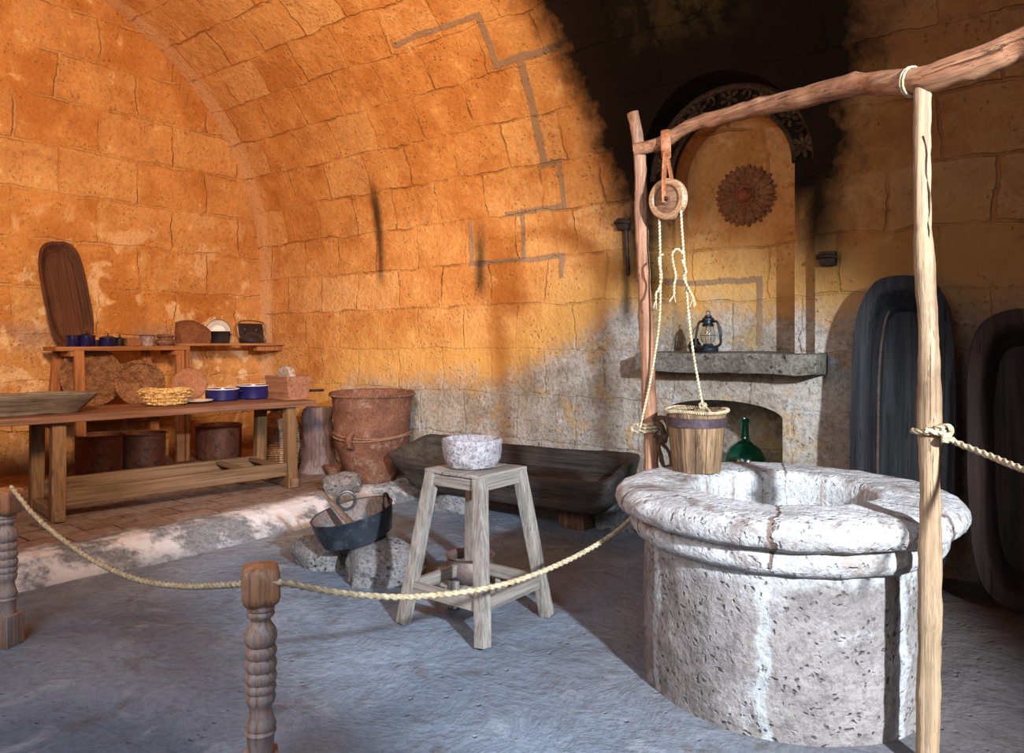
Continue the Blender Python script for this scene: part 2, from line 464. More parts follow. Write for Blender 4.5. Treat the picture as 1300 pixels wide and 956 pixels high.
bm = B(); box(bm, (X1+.15, (YN+YW)/2, 2.6), (.3, YW-YN+2, 5.8)); struct(part('wall_right', bm, M_long, smooth=False))
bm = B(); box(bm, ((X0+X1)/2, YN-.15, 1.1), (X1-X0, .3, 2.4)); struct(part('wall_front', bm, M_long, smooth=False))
def ff(u, v):
    x = X0+(X1-X0)*u; y = YN+(YW+.3-YN)*v
    return (x, y, -.004+.010*nz((x, y, 0), .9)+.004*nz((x, y, 0), 3))
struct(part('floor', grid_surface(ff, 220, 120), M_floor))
# raised platform with a worn sloping edge
def pf(u, v):
    y = -1.9+(YW+.25+1.9)*v
    e = -5.28+.10*nz((0, y, 1), .9)+.05*nz((0, y, 3), 2.5)
    w = .22+.07*nz((5, y, 1), 1.3)
    prof = [(-8.4, .15), (-7, .15), (e-.25, .15), (e-.06, .145), (e, .128), (e+w*.35, .082), (e+w*.75, .025), (e+w, -.02)]
    t = u*(len(prof)-1); i = min(int(t), len(prof)-2); t -= i
    x = prof[i][0]*(1-t)+prof[i+1][0]*t; z = prof[i][1]*(1-t)+prof[i+1][1]*t
    return (x, y, z+.006*nz((x, y, 0), 6)+.003*nz((x, y, 0), 15))
struct(part('trim_1', grid_surface(pf, 70, 260), M_plat, ang=60))
M_ledge = rock('sooty_ledge_plaster', (.30, .15, .07), (.42, .24, .12), (.15, .09, .05), 3, 12, .6, .02)
bm = B(); box(bm, (-7.72, 3.2, .11), (1.0, 5.0, .24), bev=.03, cuts=6); rough_bm(bm, .008, 4)
struct(part('trim_2', bm, M_ledge))

# ------------------------------------------------------------------ niche: carved arch band, mantel, medallion, brackets
M_carv = rock('sooty_carved_stone', (.05, .028, .016), (.11, .06, .03), (.17, .095, .045), 5, 20, .6, .02)
M_med = rock('red_brown_carved_clay', (.27, .10, .042), (.36, .155, .065), (.14, .055, .022), 9, 30, .6, .01)
M_med2 = rock('red_clay_boss', (.42, .12, .06), (.30, .10, .045), (.18, .06, .03), 9, 30, .6, .01)
arch = thing('carved_arch', 'dark sooty stone arch carved with flowers over the fireplace niche', 'carving', (NX, 5.63, NZS))
def arc_pts(r, y, a0=.02, a1=PI-.02, n=50): return [Vector((r*math.cos(a0+(a1-a0)*i/n), y, r*math.sin(a0+(a1-a0)*i/n))) for i in range(n+1)]
bm = B(); sweep(bm, arc_pts(NR-.022, -.02, 0, PI), .028, 8); sweep(bm, arc_pts(NR-.178, -.012, 0, PI), .020, 8)
part('moulding', bm, M_carv, arch)
def petal(bm, M, l, w, h):
    prof = []
    vs = bmesh.ops.create_uvsphere(bm, u_segments=10, v_segments=8, radius=1)['verts']
    for v in vs:
        x = v.co.x; tw = 1-.35*(1-x)*.5
        v.co = Vector(((x*.5+.5)*l, v.co.y*w*.5*tw, v.co.z*h*(1-.25*abs(v.co.y))))
        if v.co.z > 0: v.co.z -= h*.45*math.exp(-(v.co.y/(w*.16))**2)
    bmesh.ops.transform(bm, matrix=M, verts=vs)
for k, a in enumerate([12, 37, 62, 90, 118, 143, 168]):
    a = math.radians(a); r = NR-.10
    bm = B(); cpos = Matrix.Translation((r*math.cos(a), -.012, r*math.sin(a)))
    RX = Matrix.Rotation(PI/2, 4, 'X')
    np_ = 8 if k % 2 == 0 else 6
    for j in range(np_):
        M = cpos @ RX @ Matrix.Rotation(2*PI*j/np_+a, 4, 'Z') @ Matrix.Translation((.012, 0, 0)) @ Matrix.Rotation(-.15, 4, 'Y')
        petal(bm, M, .085 if k % 2 == 0 else .068, .045, .020)
    vs = bmesh.ops.create_uvsphere(bm, u_segments=12, v_segments=8, radius=.024)['verts']; bmesh.ops.transform(bm, matrix=cpos, verts=vs)
    part('carved_flower', bm, M_carv, arch)
for a in [25, 49, 76, 104, 131, 155]:
    bm = B()
    a = math.radians(a); r = NR-.09
    pts = [Vector((r*math.cos(a)+math.cos(a)*.05*math.sin(t*5)*(1-t*.5)-math.sin(a)*(.035*math.cos(t*5)*(1-t*.6)), -.015-.006*t, r*math.sin(a)+math.sin(a)*.05*math.sin(t*5)*(1-t*.5)+math.cos(a)*(.035*math.cos(t*5)*(1-t*.6)))) for t in [i/14 for i in range(15)]]
    sweep(bm, pts, lambda q: .016*(1-.5*q), 8)
    part('carved_scroll', bm, M_carv, arch)

med = thing('sun_medallion', 'round red-brown carved sun medallion with petal rays inside the niche', 'medallion', (-2.205, 5.92, 2.66))
RX = Matrix.Rotation(PI/2, 4, 'X')
for j in range(30):
    bm = B(); a = 2*PI*j/30
    M = RX @ Matrix.Rotation(a, 4, 'Z') @ Matrix.Translation((.06, 0, .012)) @ Matrix.Rotation(.06*(1 if j % 2 else -1), 4, 'Y')
    petal(bm, M, .200 if j % 2 else .185, .066, .040); part('ray', bm, M_med, med)
bm = B(); lathe(bm, [(0, .085), (.03, .080), (.050, .062), (.060, .04), (.066, .028), (.075, .028), (.080, .0), (.0, -.005)], 32, M=RX)
rough_bm(bm, .006, 22); part('boss', bm, M_med2, med)
bm = B(); lathe(bm, [(0, .01), (.20, .01), (.205, 0), (0, -.0)], 40, M=RX); part('backing_disc', bm, M_med, med)

M_mantel = rock('grey_mantel_stone', (.17, .145, .11), (.29, .26, .21), (.07, .055, .045), 4.5, 16, .9, .03)
bm = B(); box(bm, (0, .13, -.077), (1.38, .60, .15), bev=.022, cuts=10)
for v in bm.verts:
    v.co.z += .012*nz(v.co, 3)+(.01 if v.co.z < -.03 else 0)*nz(v.co, 8)
    if v.co.z < -.05: v.co.y += .03*max(0, 1+v.co.y*4)*.5
    v.co.y += .012*nz(v.co, 5, 2)
    if v.co.x < -.66: v.co.x += .03*nz(v.co, 9)+.02
o = part('mantel_shelf', bm, M_mantel); o.location = (-2.16, 5.40, 1.418)
tag(o, 'rough grey stone mantel slab carrying the lantern over the hearth', 'mantel')

M_iron = simple('rusty_black_iron', (.025, .018, .014), (.06, .03, .018), 18, .6, .4, .4, .6, .006, 60)
def bracket(loc, name, label, tail):
    t = thing(name, label, 'bracket', loc)
    bm = B(); box(bm, (0, -.03, 0), (.11, .06, .10), bev=.012, cuts=2); rough_bm(bm, .006, 20); part('socket', bm, M_iron, t)
    bm = B(); tube(bm, [(-.07, -.05, .01), (.0, -.065, .015), (.07, -.05, .005)], .016, .01); part('pin', bm, M_iron, t)
    if tail:
        bm = B(); beam(bm, (.02, -.025, -.03), (.035, -.02, -.42), .05, .025, .006); rough_bm(bm, .003, 20); part('strap', bm, M_iron, t)
    return t
bracket((-3.06, 5.5, 2.46), 'iron_bracket', 'rusty iron wall bracket with long strap left of the niche arch', True)
bracket((-1.46, 5.5, 2.07), 'iron_bracket', 'short black iron lug on the wall right of the niche', False)

# ------------------------------------------------------------------ storm lantern and jar on mantel
M_lant = simple('black_painted_tin', (.008, .012, .018), (.02, .028, .035), 20, .38, .5, .3, .1, .002)
def glassmat(name, col, rough=.05, ior=1.45):
    m = bpy.data.materials.new(name); m.use_nodes = True; b = m.node_tree.nodes['Principled BSDF']
    b.inputs['Base Color'].default_value = col+(1,); b.inputs['Transmission Weight'].default_value = 1
    b.inputs['Roughness'].default_value = rough; b.inputs['IOR'].default_value = ior; return m
M_glass = glassmat('lantern_glass', (.9, .93, .92)); M_green = glassmat('green_bottle_glass', (.12, .52, .42), .12)
ml = at(900, 447, 5.62)
t = thing('storm_lantern', 'black tin storm lantern with clear glass globe on the mantel', 'lantern', (ml.x, 5.33, 1.418))
k = 1.08
bm = B(); lathe(bm, [(0, 0), (.070, 0), (.076, .01), (.074, .035), (.062, .045), (.04, .050), (.036, .062), (0, .066)], 32); part('fuel_tank', bm, M_lant, t)
bm = B(); lathe(bm, [(.028, .065), (.05, .085), (.056, .12), (.048, .165), (.036, .195), (.033, .195), (.045, .165), (.053, .12), (.047, .087), (.026, .067)], 32); part('globe', bm, M_glass, t)
bm = B(); lathe(bm, [(0, .19), (.042, .19), (.044, .205), (.034, .212), (.034, .232), (.046, .236), (.044, .248), (.026, .262), (.026, .272), (0, .276)], 28); cap_ = part('chimney_cap', bm, M_lant, t)
for s in (-1, 1):
    bm = B(); tube(bm, [(s*.055, 0, .04), (s*.092, 0, .055), (s*.098, 0, .09), (s*.090, 0, .15), (s*.078, 0, .205), (s*.062, 0, .228), (s*.035, 0, .224)], .0095, .012, 8); part('side_tube', bm, M_lant, t)
bm = B(); tube(bm, [(-.098, .0, .19), (-.115, -.02, .13), (-.10, -.06, .05), (0, -.085, .03), (.10, -.06, .05), (.115, -.02, .13), (.098, 0, .19)], .0028, .02, 6); part('handle', bm, M_lant, t)
bm = B(); sweep(bm, [Vector((.016*math.cos(a), 0, .290+.016*math.sin(a))) for a in [2*PI*i/16 for i in range(16)]], .003, 6, closed=True); part('top_ring', bm, M_lant, cap_)
bm = B(); sweep(bm, [Vector((.058*math.cos(a), .058*math.sin(a), .125)) for a in [2*PI*i/24 for i in range(24)]], .0022, 6, closed=True)
for a in (.8, 2.34, 3.94, 5.5): tube(bm, [(.045*math.cos(a), .045*math.sin(a), .07), (.06*math.cos(a), .06*math.sin(a), .12), (.042*math.cos(a), .042*math.sin(a), .19)], .002, .03, 6)
part('globe_cage', bm, M_lant, t)
M_dark = simple('dark_fired_clay', (.03, .022, .02), (.06, .04, .03), 10, .6)
bm = B(); lathe(bm, [(0, 0), (.035, 0), (.05, .03), (.048, .06), (.03, .085), (.034, .1), (.026, .1), (.02, .08), (0, .06)], 24)
o = part('small_jar', bm, M_dark); o.location = (ml.x-.16, 5.45, 1.418); tag(o, 'small dark jar beside the storm lantern on the mantel', 'jar')

# green demijohn
bm = B(); lathe(bm, [(0, 0), (.12, 0), (.15, .03), (.16, .12), (.152, .20), (.12, .265), (.07, .30), (.036, .33), (.031, .36), (.030, .47), (.040, .475), (.040, .495), (.028, .50),
                     (.022, .47), (.024, .36), (.062, .295), (.11, .255), (.145, .2), (.152, .12), (.14, .035), (0, .012)], 40)
o = part('demijohn', bm, M_green); b_ = at(942, 583, 5.85); o.location = (b_.x+.01, 5.75, .40)
tag(o, 'green glass demijohn with a tall neck standing in the hearth opening', 'bottle')

# ------------------------------------------------------------------ the well
WX, WY = -1.12, 3.43
def wellmat():
    m = Mat('whitewashed_well_stone', .9, .15); v = m.obj(); g = m.nt.nodes.new('ShaderNodeTexCoord'); sp = m.nt.nodes.new('ShaderNodeSeparateXYZ')
    m.nt.links.new(g.outputs['Object'], sp.inputs[0]); x, y, z = [E(m.nt, o) for o in sp.outputs]
    ang = y._m('ARCTAN2', x)
    a = m.noise(v, 2.6, 8, .65); b = m.noise(v, 9, 8, .72); d = m.noise(v, 45, 5, .7)
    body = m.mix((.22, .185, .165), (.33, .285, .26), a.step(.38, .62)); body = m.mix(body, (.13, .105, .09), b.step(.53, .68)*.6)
    body = m.mix(body, (.48, .45, .44), m.noise(v, 6, 7, .7).step(.56, .68)*.7)
    # mortar joints down the drum
    wob = (m.noise(v, 5, 5)-.5)*.22
    sec = ((ang+wob+PI)*(7/(2*PI)))._m('FRACT'); jd = (sec-.5).abs().step(.44, .475)
    drum = z.step(.665, .63)
    body = m.mix(body, (.50, .49, .47), jd*.85)
    topm = (z+(b-.5)*.18).step(.55, .62)
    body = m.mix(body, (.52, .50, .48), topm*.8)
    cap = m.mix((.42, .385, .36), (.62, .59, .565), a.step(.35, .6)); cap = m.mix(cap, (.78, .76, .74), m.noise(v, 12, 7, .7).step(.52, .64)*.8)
    stain = m.noise(v, 4.2, 8, .7, .8).step(.54, .62)
    cap = m.mix(cap, (.17, .10, .07), stain*.6)
    sec2 = ((ang+(m.noise(v, 4, 5)-.5)*.25+PI+.25)*(6/(2*PI)))._m('FRACT'); j2 = (sec2-.5).abs().step(.485, .494)
    cap = m.mix(cap, (.15, .08, .05), j2*.85)
    rad = (x*x+y*y).pow(.5)
    inn = rad.step(.40, .37)
    streak = m.noise(m.vec(ang*6, z*.6, 0), 1.5, 5, .7).step(.5, .64)
    inc = m.mix((.62, .62, .60), (.28, .13, .07), streak*.7)
    cap = m.mix(cap, inc, inn)
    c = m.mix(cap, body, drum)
    wv = m.warp(v, 14, .09)
    c = m.grain(c, d, .34, .58, .3)
    c = m.mix(c, (.06, .045, .04), m.vor(wv, 30).step(.26, .1)*m.noise(v, 7, 3).step(.42, .55)*drum*.7)
    # yellow-brown run under the rim
    c = m.mix(c, (.24, .13, .07), m.noise(v, 3.3, 6).step(.55, .66)*z.step(.83, .76)*z.step(.60, .66)*.5)
    m.col(c)
    pit = m.vor(wv, 30).step(.34, .1)*m.noise(v, 7, 3).step(.36, .55)
    m.bump(a*.5+b*.75+d*.3-pit*.55-j2*.25*(1-drum)+m.noise(v, 20, 4)*.4, .75, .03)
    return m.m
M_well = wellmat()
well = thing('stone_well', 'round whitewashed stone well with thick moulded rim beneath the pulley beam', 'well', (WX, WY, 0))
def ringlathe(name, prof, amp, sc, seed, seg=220, gap=None):
    bm = B(); lathe(bm, prof, seg); bm.normal_update(); rough_bm(bm, amp, sc, seed, 3); return part(name, bm, M_well, well, ang=60)
def dense(prof, st=.02):
    out = []
    for (r0, z0), (r1, z1) in zip(prof, prof[1:]):
        k = max(1, int(math.hypot(r1-r0, z1-z0)/st))
        for i in range(k): out.append((r0+(r1-r0)*i/k, z0+(z1-z0)*i/k))
    out.append(prof[-1]); return out
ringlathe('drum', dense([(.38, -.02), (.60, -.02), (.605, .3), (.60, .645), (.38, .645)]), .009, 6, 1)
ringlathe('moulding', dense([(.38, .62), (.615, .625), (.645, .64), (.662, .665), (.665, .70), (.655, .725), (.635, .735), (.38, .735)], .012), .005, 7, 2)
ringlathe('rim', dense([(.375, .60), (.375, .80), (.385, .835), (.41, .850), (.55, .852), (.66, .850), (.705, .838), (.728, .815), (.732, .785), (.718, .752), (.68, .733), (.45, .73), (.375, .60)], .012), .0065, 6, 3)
bm = B(); lathe(bm, [(0, .08), (.38, .08), (.38, .06), (0, .06)], 48); part('water', bm, simple('dark_well_water', (.01, .012, .012), (.015, .02, .02), 3, .05, .5, 0, 0), well)

# ------------------------------------------------------------------ poles, beam, ties
M_pole = wood('pale_debarked_pole', (.46, .31, .18), (.33, .20, .11), 2, .9, .9, c3=(.16, .085, .045))
M_polr = wood('red_brown_pole', (.38, .14, .062), (.52, .29, .18), 2, .9, .9, c3=(.07, .035, .025))
M_beam = wood('brown_bark_beam', (.30, .105, .045), (.50, .25, .13), 0, .8, 1.2, c3=(.07, .035, .025), rz=math.radians(-23))
M_rope = simple('jute_rope', (.50, .38, .22), (.66, .53, .34), 40, .9, .1, 0, .6, .003, 180)
M_rope2 = simple('old_pale_rope', (.66, .52, .30), (.80, .68, .44), 40, .9, .1, 0, .6, .003, 180)
def pole(bm, pts, r, seed, amp=.10, seg=20, knots=()):
    pp = resample(pts, .025); vs = sweep(bm, pp, r, seg)
    for v in vs:
        pass
    bm.normal_update()
    for v in vs:
        v.co += v.normal*(.006*nz(v.co, 5, seed)+.004*nz(v.co, 16, seed+1)+.0022*nz(v.co, 40, seed))
    for kp, kr in knots:
        kp = Vector(kp)
        for v in vs:
            d = (v.co-kp).length
            if d < kr*2.2: v.co += v.normal*kr*.35*math.exp(-(d/kr)**2*1.6)
    return vs
bm = B()
P = [at(803, 143, 4.02), at(809, 172, 4.03), at(813, 215, 4.04), at(815, 300, 4.05), at(821, 430, 4.05), at(827, 585, 4.05)]
base = P[-1].copy(); base.z = 0; base.x += .02
pole(bm, P+[Vector((base.x-.005, base.y, .45)), base-Vector((0, 0, .02))], lambda q: .031+.014*q, 3, knots=[(at(822, 345, 4.0), .03), (at(808, 190, 4.0), .03)])
lp = part('well_post', bm, M_polr, ang=60); tag(lp, 'thin reddish crooked pole with a forked top behind the bucket', 'post')
bm = B(); rope_c = at(825, 543, 4.05)
R0 = at(1172, 112, 2.65); R1 = at(1172, 300, 2.65); R2 = at(1180, 560, 2.65); R3 = at(1179, 866, 2.65); Rb = Vector((R3.x-.005, R3.y, -.02))
pole(bm, [R0, at(1171, 180, 2.65), R1, at(1179, 430, 2.65), R2, at(1181, 700, 2.65), R3, Rb], lambda q: .027+.0095*min(1, q*2.2), 5, knots=[(at(1163, 150, 2.62), .022), (at(1176, 190, 2.61), .018), (at(1160, 250, 2.63), .015), (at(1183, 620, 2.61), .016)])
rp = part('well_post', bm, M_pole, ang=60); tag(rp, 'stout pale cracked wooden post standing at the right front of the well', 'post')
M_crack = simple('dark_crack', (.03, .015, .008), (.05, .03, .015), 5, .95)
bm = B(); pts = []
rr = random.Random(4)
for i, vv in enumerate(range(175, 560, 12)):
    c = at(1172+(vv-112)*.017+(3 if vv > 380 else 0)+rr.uniform(-2.2, 2.2)+(3.5 if vv > 180 else 0), vv, 2.65); tcam = Vector((-c.x, -c.y, 0)).normalized()
    pts.append(c+tcam*.030)
sweep(bm, resample(pts, .02), lambda q: .0028+.0022*math.sin(q*PI)*(1+.5*math.sin(q*40)), 6)
ck = part('crack', bm, M_crack, rp)
bm = B()
BP = [at(806, 190, 4.02), at(838, 182, 3.95), at(880, 158, 3.80), at(955, 138, 3.48), at(1010, 126, 3.25), at(1065, 112, 3.03), at(1110, 106, 2.87), at(1172, 102, 2.66), at(1215, 88, 2.55), at(1262, 72, 2.45), at(1300, 56, 2.38), at(1360, 42, 2.25), at(1440, 40, 2.1)]
pole(bm, BP, lambda q: .031+.023*q, 8, seg=24, knots=[(at(963, 132, 3.42), .035), (at(905, 160, 3.7), .03), (at(1085, 95, 2.95), .03), (at(1240, 95, 2.5), .035), (at(1010, 140, 3.2), .03), (at(1275, 60, 2.4), .03)])
o = part('pulley_beam', bm, M_beam, ang=60); tag(o, 'crooked brown branch lying as a beam over the well between two posts', 'beam')
# ties
def coil(c, r, rr_, turns, pitch, axis='Z', tilt=None):
    pts = []
    n = int(turns*16)
    for i in range(n+1):
        a = 2*PI*i/16; pts.append(Vector((r*math.cos(a), r*math.sin(a), pitch*(i/16-turns/2))))
    M = Matrix.Translation(c)
    if tilt: M = M @ tilt
    return [M @ p for p in pts]
bm = B(); c0 = at(1175, 103, 2.655)
bd = (BP[8]-BP[6]).normalized(); q = bd.to_track_quat('Z', 'Y').to_matrix().to_4x4()
sweep(bm, coil(at(1158, 104, 2.70), .052, .004, 2, .012, tilt=q), .004, 6)
o = part('twine_tie', bm, M_rope); tag(o, 'thin twine wound around the beam at the right post', 'tie')
tie = thing('rope_tie', 'brown rope knotted around the left well post beside the bucket', 'rope', rope_c)
bm = B(); rope(bm, coil(Vector((0, 0, 0)), .046, .009, 3.2, .019), .0095); part('coil', bm, M_rope, tie)
M_rag = simple('dark_brown_cord', (.07, .035, .02), (.14, .08, .045), 20, .9)
bm = B(); tube(bm, [(.04, -.04, .05), (.10, -.03, .06), (.12, -.02, -.02), (.06, -.04, -.05), (.11, -.02, -.10), (.13, -.01, -.19), (.10, -.03, -.2), (.06, -.04, -.05)], .011, .02, 8)
tube(bm, [(.05, -.03, .03), (.09, -.05, .02), (.10, -.02, -.06), (.05, -.05, -.03)], .016, .02, 8); rough_bm(bm, .006, 30); part('cord', bm, M_rag, tie)
bm = B(); rope(bm, [(-.03, -.045, .02), (-.07, -.05, .015), (-.085, -.05, -.005), (-.06, -.05, -.02), (-.03, -.05, -.01)], .009); part('knot', bm, M_rope, tie)

# pulley
pc = at(848, 253, 3.85)
pul = thing('well_pulley', 'wooden pulley wheel hanging from leather straps on the beam', 'pulley', pc)
M_pw = wood('worn_pulley_wood', (.22, .10, .05), (.33, .17, .09), 0, 2, .4); M_pr = wood('smooth_pulley_rim', (.40, .19, .09), (.50, .28, .14), 0, 2, .2, rough=.45, spec=.5)
fac = (Vector((0, 0, EYE))-pc); fac.z = 0; fac.normalize()
ax = (Matrix.Rotation(math.radians(-32), 3, 'Z') @ fac + Vector((0, 0, -.06))).normalized()
Q = ax.to_track_quat('Z', 'Y').to_matrix().to_4x4()
bm = B(); lathe(bm, [(0, .022), (.028, .022), (.03, .014), (.068, .012), (.070, -.012), (.03, -.014), (.028, -.022), (0, -.022)], 40, M=Q); whl = part('wheel', bm, M_pw, pul)
bm = B(); lathe(bm, [(.070, .016), (.078, .024), (.098, .024), (.104, .018), (.098, .008), (.090, 0), (.098, -.008), (.104, -.018), (.098, -.024), (.078, -.024), (.070, -.016), (.070, .016)], 48, M=Q); part('wheel_rim', bm, M_pr, whl)
bm = B(); lathe(bm, [(0, .045), (.012, .045), (.014, .04), (.014, -.04), (.012, -.045), (0, -.045)], 16, M=Q); part('axle', bm, M_iron, whl)
M_leath = simple('orange_brown_leather', (.42, .13, .05), (.52, .20, .085), 12, .6, .35, 0, .3, .004)
topb = at(845, 180, 3.92)-pc
for s in (-1, 1):
    bm = B(); pts = [Q.to_3x3() @ Vector((0, 0, s*.036)) + Vector((0, 0, -.02)), Q.to_3x3() @ Vector((0, 0, s*.038)) + Vector((0, 0, .09)), Q.to_3x3() @ Vector((0, 0, s*.016)) + topb*.62 + Vector((0, 0, .01)), topb*.8 + Q.to_3x3() @ Vector((0, 0, s*.008))]
    sweep(bm, resample(pts, .015), .025, 12, sy=.22); part('hanger', bm, M_leath, pul)
bm = B(); pts = [topb*.74+Vector((0, 0, 0)), topb*.84+fac*.045, topb+Vector((0, 0, 0))+fac*.052, topb+Vector((0, 0, .052))+fac*.02, topb+Vector((.0, 0, .05))-fac*.03, topb-fac*.052, topb*.84-fac*.045, topb*.72]
sweep(bm, resample(pts, .012), .025, 12, sy=.22); part('strap_loop', bm, M_leath, pul)

# bucket
bkp = at(884, 596, 3.80); bkp.z = .852
bk = thing('bucket', 'wooden stave bucket with a dark hoop standing on the well rim', 'bucket', bkp)
M_st = wood('weathered_bucket_staves', (.10, .055, .03), (.40, .24, .12), 2, .75, 1.0, c3=(.07, .04, .025))
NS = 16
for i in range(NS):
    bm = B(); a0 = 2*PI*(i+.03)/NS; a1 = 2*PI*(i+.97)/NS
    rr = random.Random(i); dz = rr.uniform(-.004, .006)
    def ringp(r, z, n=4): return [bm.verts.new((r*math.cos(a0+(a1-a0)*k/n), r*math.sin(a0+(a1-a0)*k/n), z)) for k in range(n+1)]
    lev = [(.118, 0), (.128, .09), (.139, .2), (.148, .305+dz)]
    out = [ringp(r, z) for r, z in lev]; inn = [ringp(r-.016, z) for r, z in lev]
    for a, b in zip(out, out[1:]):
        for k in range(4): bm.faces.new((a[k], a[k+1], b[k+1], b[k]))
    for a, b in zip(inn, inn[1:]):
        for k in range(4): bm.faces.new((a[k+1], a[k], b[k], b[k+1]))
    for k in range(4):
        bm.faces.new((out[-1][k], out[-1][k+1], inn[-1][k+1], inn[-1][k])); bm.faces.new((out[0][k+1], out[0][k], inn[0][k], inn[0][k+1]))
    for e in (0, 4):
        for j in range(3): bm.faces.new((out[j][e], out[j+1][e], inn[j+1][e], inn[j][e]))
    part('stave', bm, M_st, bk, ang=30)
bm = B(); lathe(bm, [(0, .012), (.105, .012), (.105, .025), (0, .025)], 32); part('bottom', bm, M_st, bk)
M_hoop = simple('purple_brown_iron_hoop', (.085, .055, .065), (.12, .08, .085), 10, .55, .4, .3)
bm = B(); lathe(bm, [(.1415, .225), (.1485, .225), (.1525, .27), (.1455, .27), (.1415, .225)], 40); part('hoop', bm, M_hoop, bk)
bm = B(); pts = [Vector(((.150+.003*math.sin(a*5))*math.cos(a), (.150+.003*math.sin(a*5))*math.sin(a), .300+.005*math.sin(a*3))) for a in [2*PI*i/220 for i in range(220)]]
sweep(bm, pts, .0085, 12, twist=200, lobes=3, lobe=.25, closed=True); part('rim_rope', bm, M_rope, bk)
bail = Vector((.03, .01, .325))
bm = B(); rope(bm, [(-.13, .05, .30), (-.06, .045, .305), (0, .03, .312), bail, (.06, -.0, .31), (.11, -.08, .30)], .007)
rope(bm, coil(bail, .014, .007, 2, .013, tilt=Matrix.Rotation(1.2, 4, 'X')), .007); part('bail_rope', bm, M_rope, bk)

# well rope (two hanging strands with frayed splices)
def frayed(p, q, name_seed):
    pass
wr = thing('well_rope', 'frayed pale rope running over the pulley to bucket and post', 'rope', pc)
A0 = at(843, 278, 3.84)-pc; A1 = at(838, 390, 3.9)-pc; A2 = at(828, 470, 3.97)-pc; A3 = rope_c+Vector((-.03, -.055, .0))-pc
B0 = at(864, 270, 3.86)-pc; B1 = at(871, 360, 3.84)-pc; B2 = at(879, 440, 3.82)-pc; B3 = bkp+bail-pc
right = Vector((cA, sA, 0)); hd = ax.cross(Vector((0, 0, 1))).normalized()
if hd.dot(right) < 0: hd = -hd
ud = hd.cross(ax).normalized(); ud = ud if ud.z > 0 else -ud
wrap = [hd*.096*math.cos(math.radians(a))+ud*.096*math.sin(math.radians(a)) for a in range(235, -50, -12)]
bm = B(); rope(bm, [A3, A2, A1]+wrap+[B1, B2, B3], .0068); part('rope', bm, M_rope2, wr)
for pts in ([at(842, 322, 3.83), at(837, 328, 3.83), at(838, 340, 3.83), at(840, 352, 3.84), at(836, 368, 3.85), at(833, 372, 3.85), at(833, 380, 3.85)],
            [at(867, 322, 3.83), at(860, 316, 3.83), at(854, 322, 3.83), at(855, 335, 3.83), at(858, 350, 3.83), at(856, 362, 3.83), at(856, 374, 3.83)],
            [at(866, 330, 3.83), at(871, 345, 3.82), at(868, 352, 3.82), at(872, 362, 3.82), at(876, 370, 3.82), at(880, 378, 3.82)]):
    bm = B(); rope(bm, [p-pc for p in pts], .0065)
    e = pts[-1]-pc
    for j in range(7):
        d = Vector((random.uniform(-.022, .022), random.uniform(-.02, .02), -.03-random.random()*.02)); tube(bm, [e, e+d*.5, e+d], .0022, .01, 5)
    part('frayed_end', bm, M_rope2, wr)

# ------------------------------------------------------------------ turned posts and barrier ropes
M_turn = wood('varnished_turned_wood', (.46, .21, .10), (.34, .145, .065), 2, 1.2, .35, rough=.45, spec=.5, c3=(.50, .33, .22))
M_turn2 = wood('worn_grey_turned_wood', (.42, .24, .15), (.38, .31, .29), 2, 1.2, .35, rough=.5, spec=.45, c3=(.24, .12, .07))
def turned_post(x, y, rz, label):
    t = thing('rope_post', label, 'post', (x, y, 0), (0, 0, rz), None)
    bm = B(); vs = box(bm, (0, 0, .705), (.118, .118, .122), bev=.016, seg=3, cuts=5)
    for v in bm.verts:
        if v.co.z > .75: v.co.z += .010*(1-(v.co.x/.06)**2)*(1-(v.co.y/.06)**2)
        k_ = 1-.18*max(0, (.67-v.co.z)/.03) if v.co.z < .67 else 1-.10*max(0, (v.co.z-.74)/.03)
        v.co.x *= k_; v.co.y *= k_
    rough_bm(bm, .002, 20); part('cap', bm, M_turn, t)
    prof = [(0, .65), (.040, .65), (.040, .640), (.045, .636), (.045, .628), (.038, .624), (.043, .618), (.045, .610), (.040, .602), (.032, .596), (.031, .588), (.036, .578), (.047, .562), (.052, .545), (.052, .530), (.046, .514), (.040, .508)]
    z = .508
    for rr_, hh in ((.052, .040), (.052, .042), (.052, .040), (.050, .030), (.048, .034)):
        prof += [(.043, z), (rr_*.95, z-hh*.22), (rr_, z-hh*.5), (rr_*.95, z-hh*.78), (.043, z-hh)]; z -= hh
    prof += [(.036, z-.012), (.037, z-.03), (.045, z-.06), (.050, z-.075), (.044, z-.085), (.05, z-.095), (.044, z-.105), (.04, .16), (.04, .14), (0, .14)]
    bm = B(); lathe(bm, prof, 40); part('spindle', bm, M_turn2, t, ang=50)
    bm = B(); box(bm, (0, 0, .075), (.11, .11, .155), bev=.006, cuts=2); rough_bm(bm, .002, 12); part('base_block', bm, M_turn2, t)
    return t
mp = at(331, 717, 2.47); lpz = at(8, 610, 3.74)
turned_post(mp.x, mp.y, math.radians(58), 'turned wooden rope post with a square cap in the centre foreground')
turned_post(lpz.x, lpz.y, math.radians(30), 'turned wooden rope post at the left edge before the bench')
def sag(name, pts, r, label):
    bm = B(); rope(bm, pts, r); o = part(name, bm, M_rope, ang=80); return tag(o, label, 'rope')
sag('barrier_rope', [at(14, 618, 3.70), at(50, 660, 3.55), at(110, 706, 3.33), at(170, 734, 3.08), at(230, 744, 2.85), at(296, 742, 2.56), at(318, 740, 2.50)], .0125, 'twisted jute rope sagging between the two turned posts')
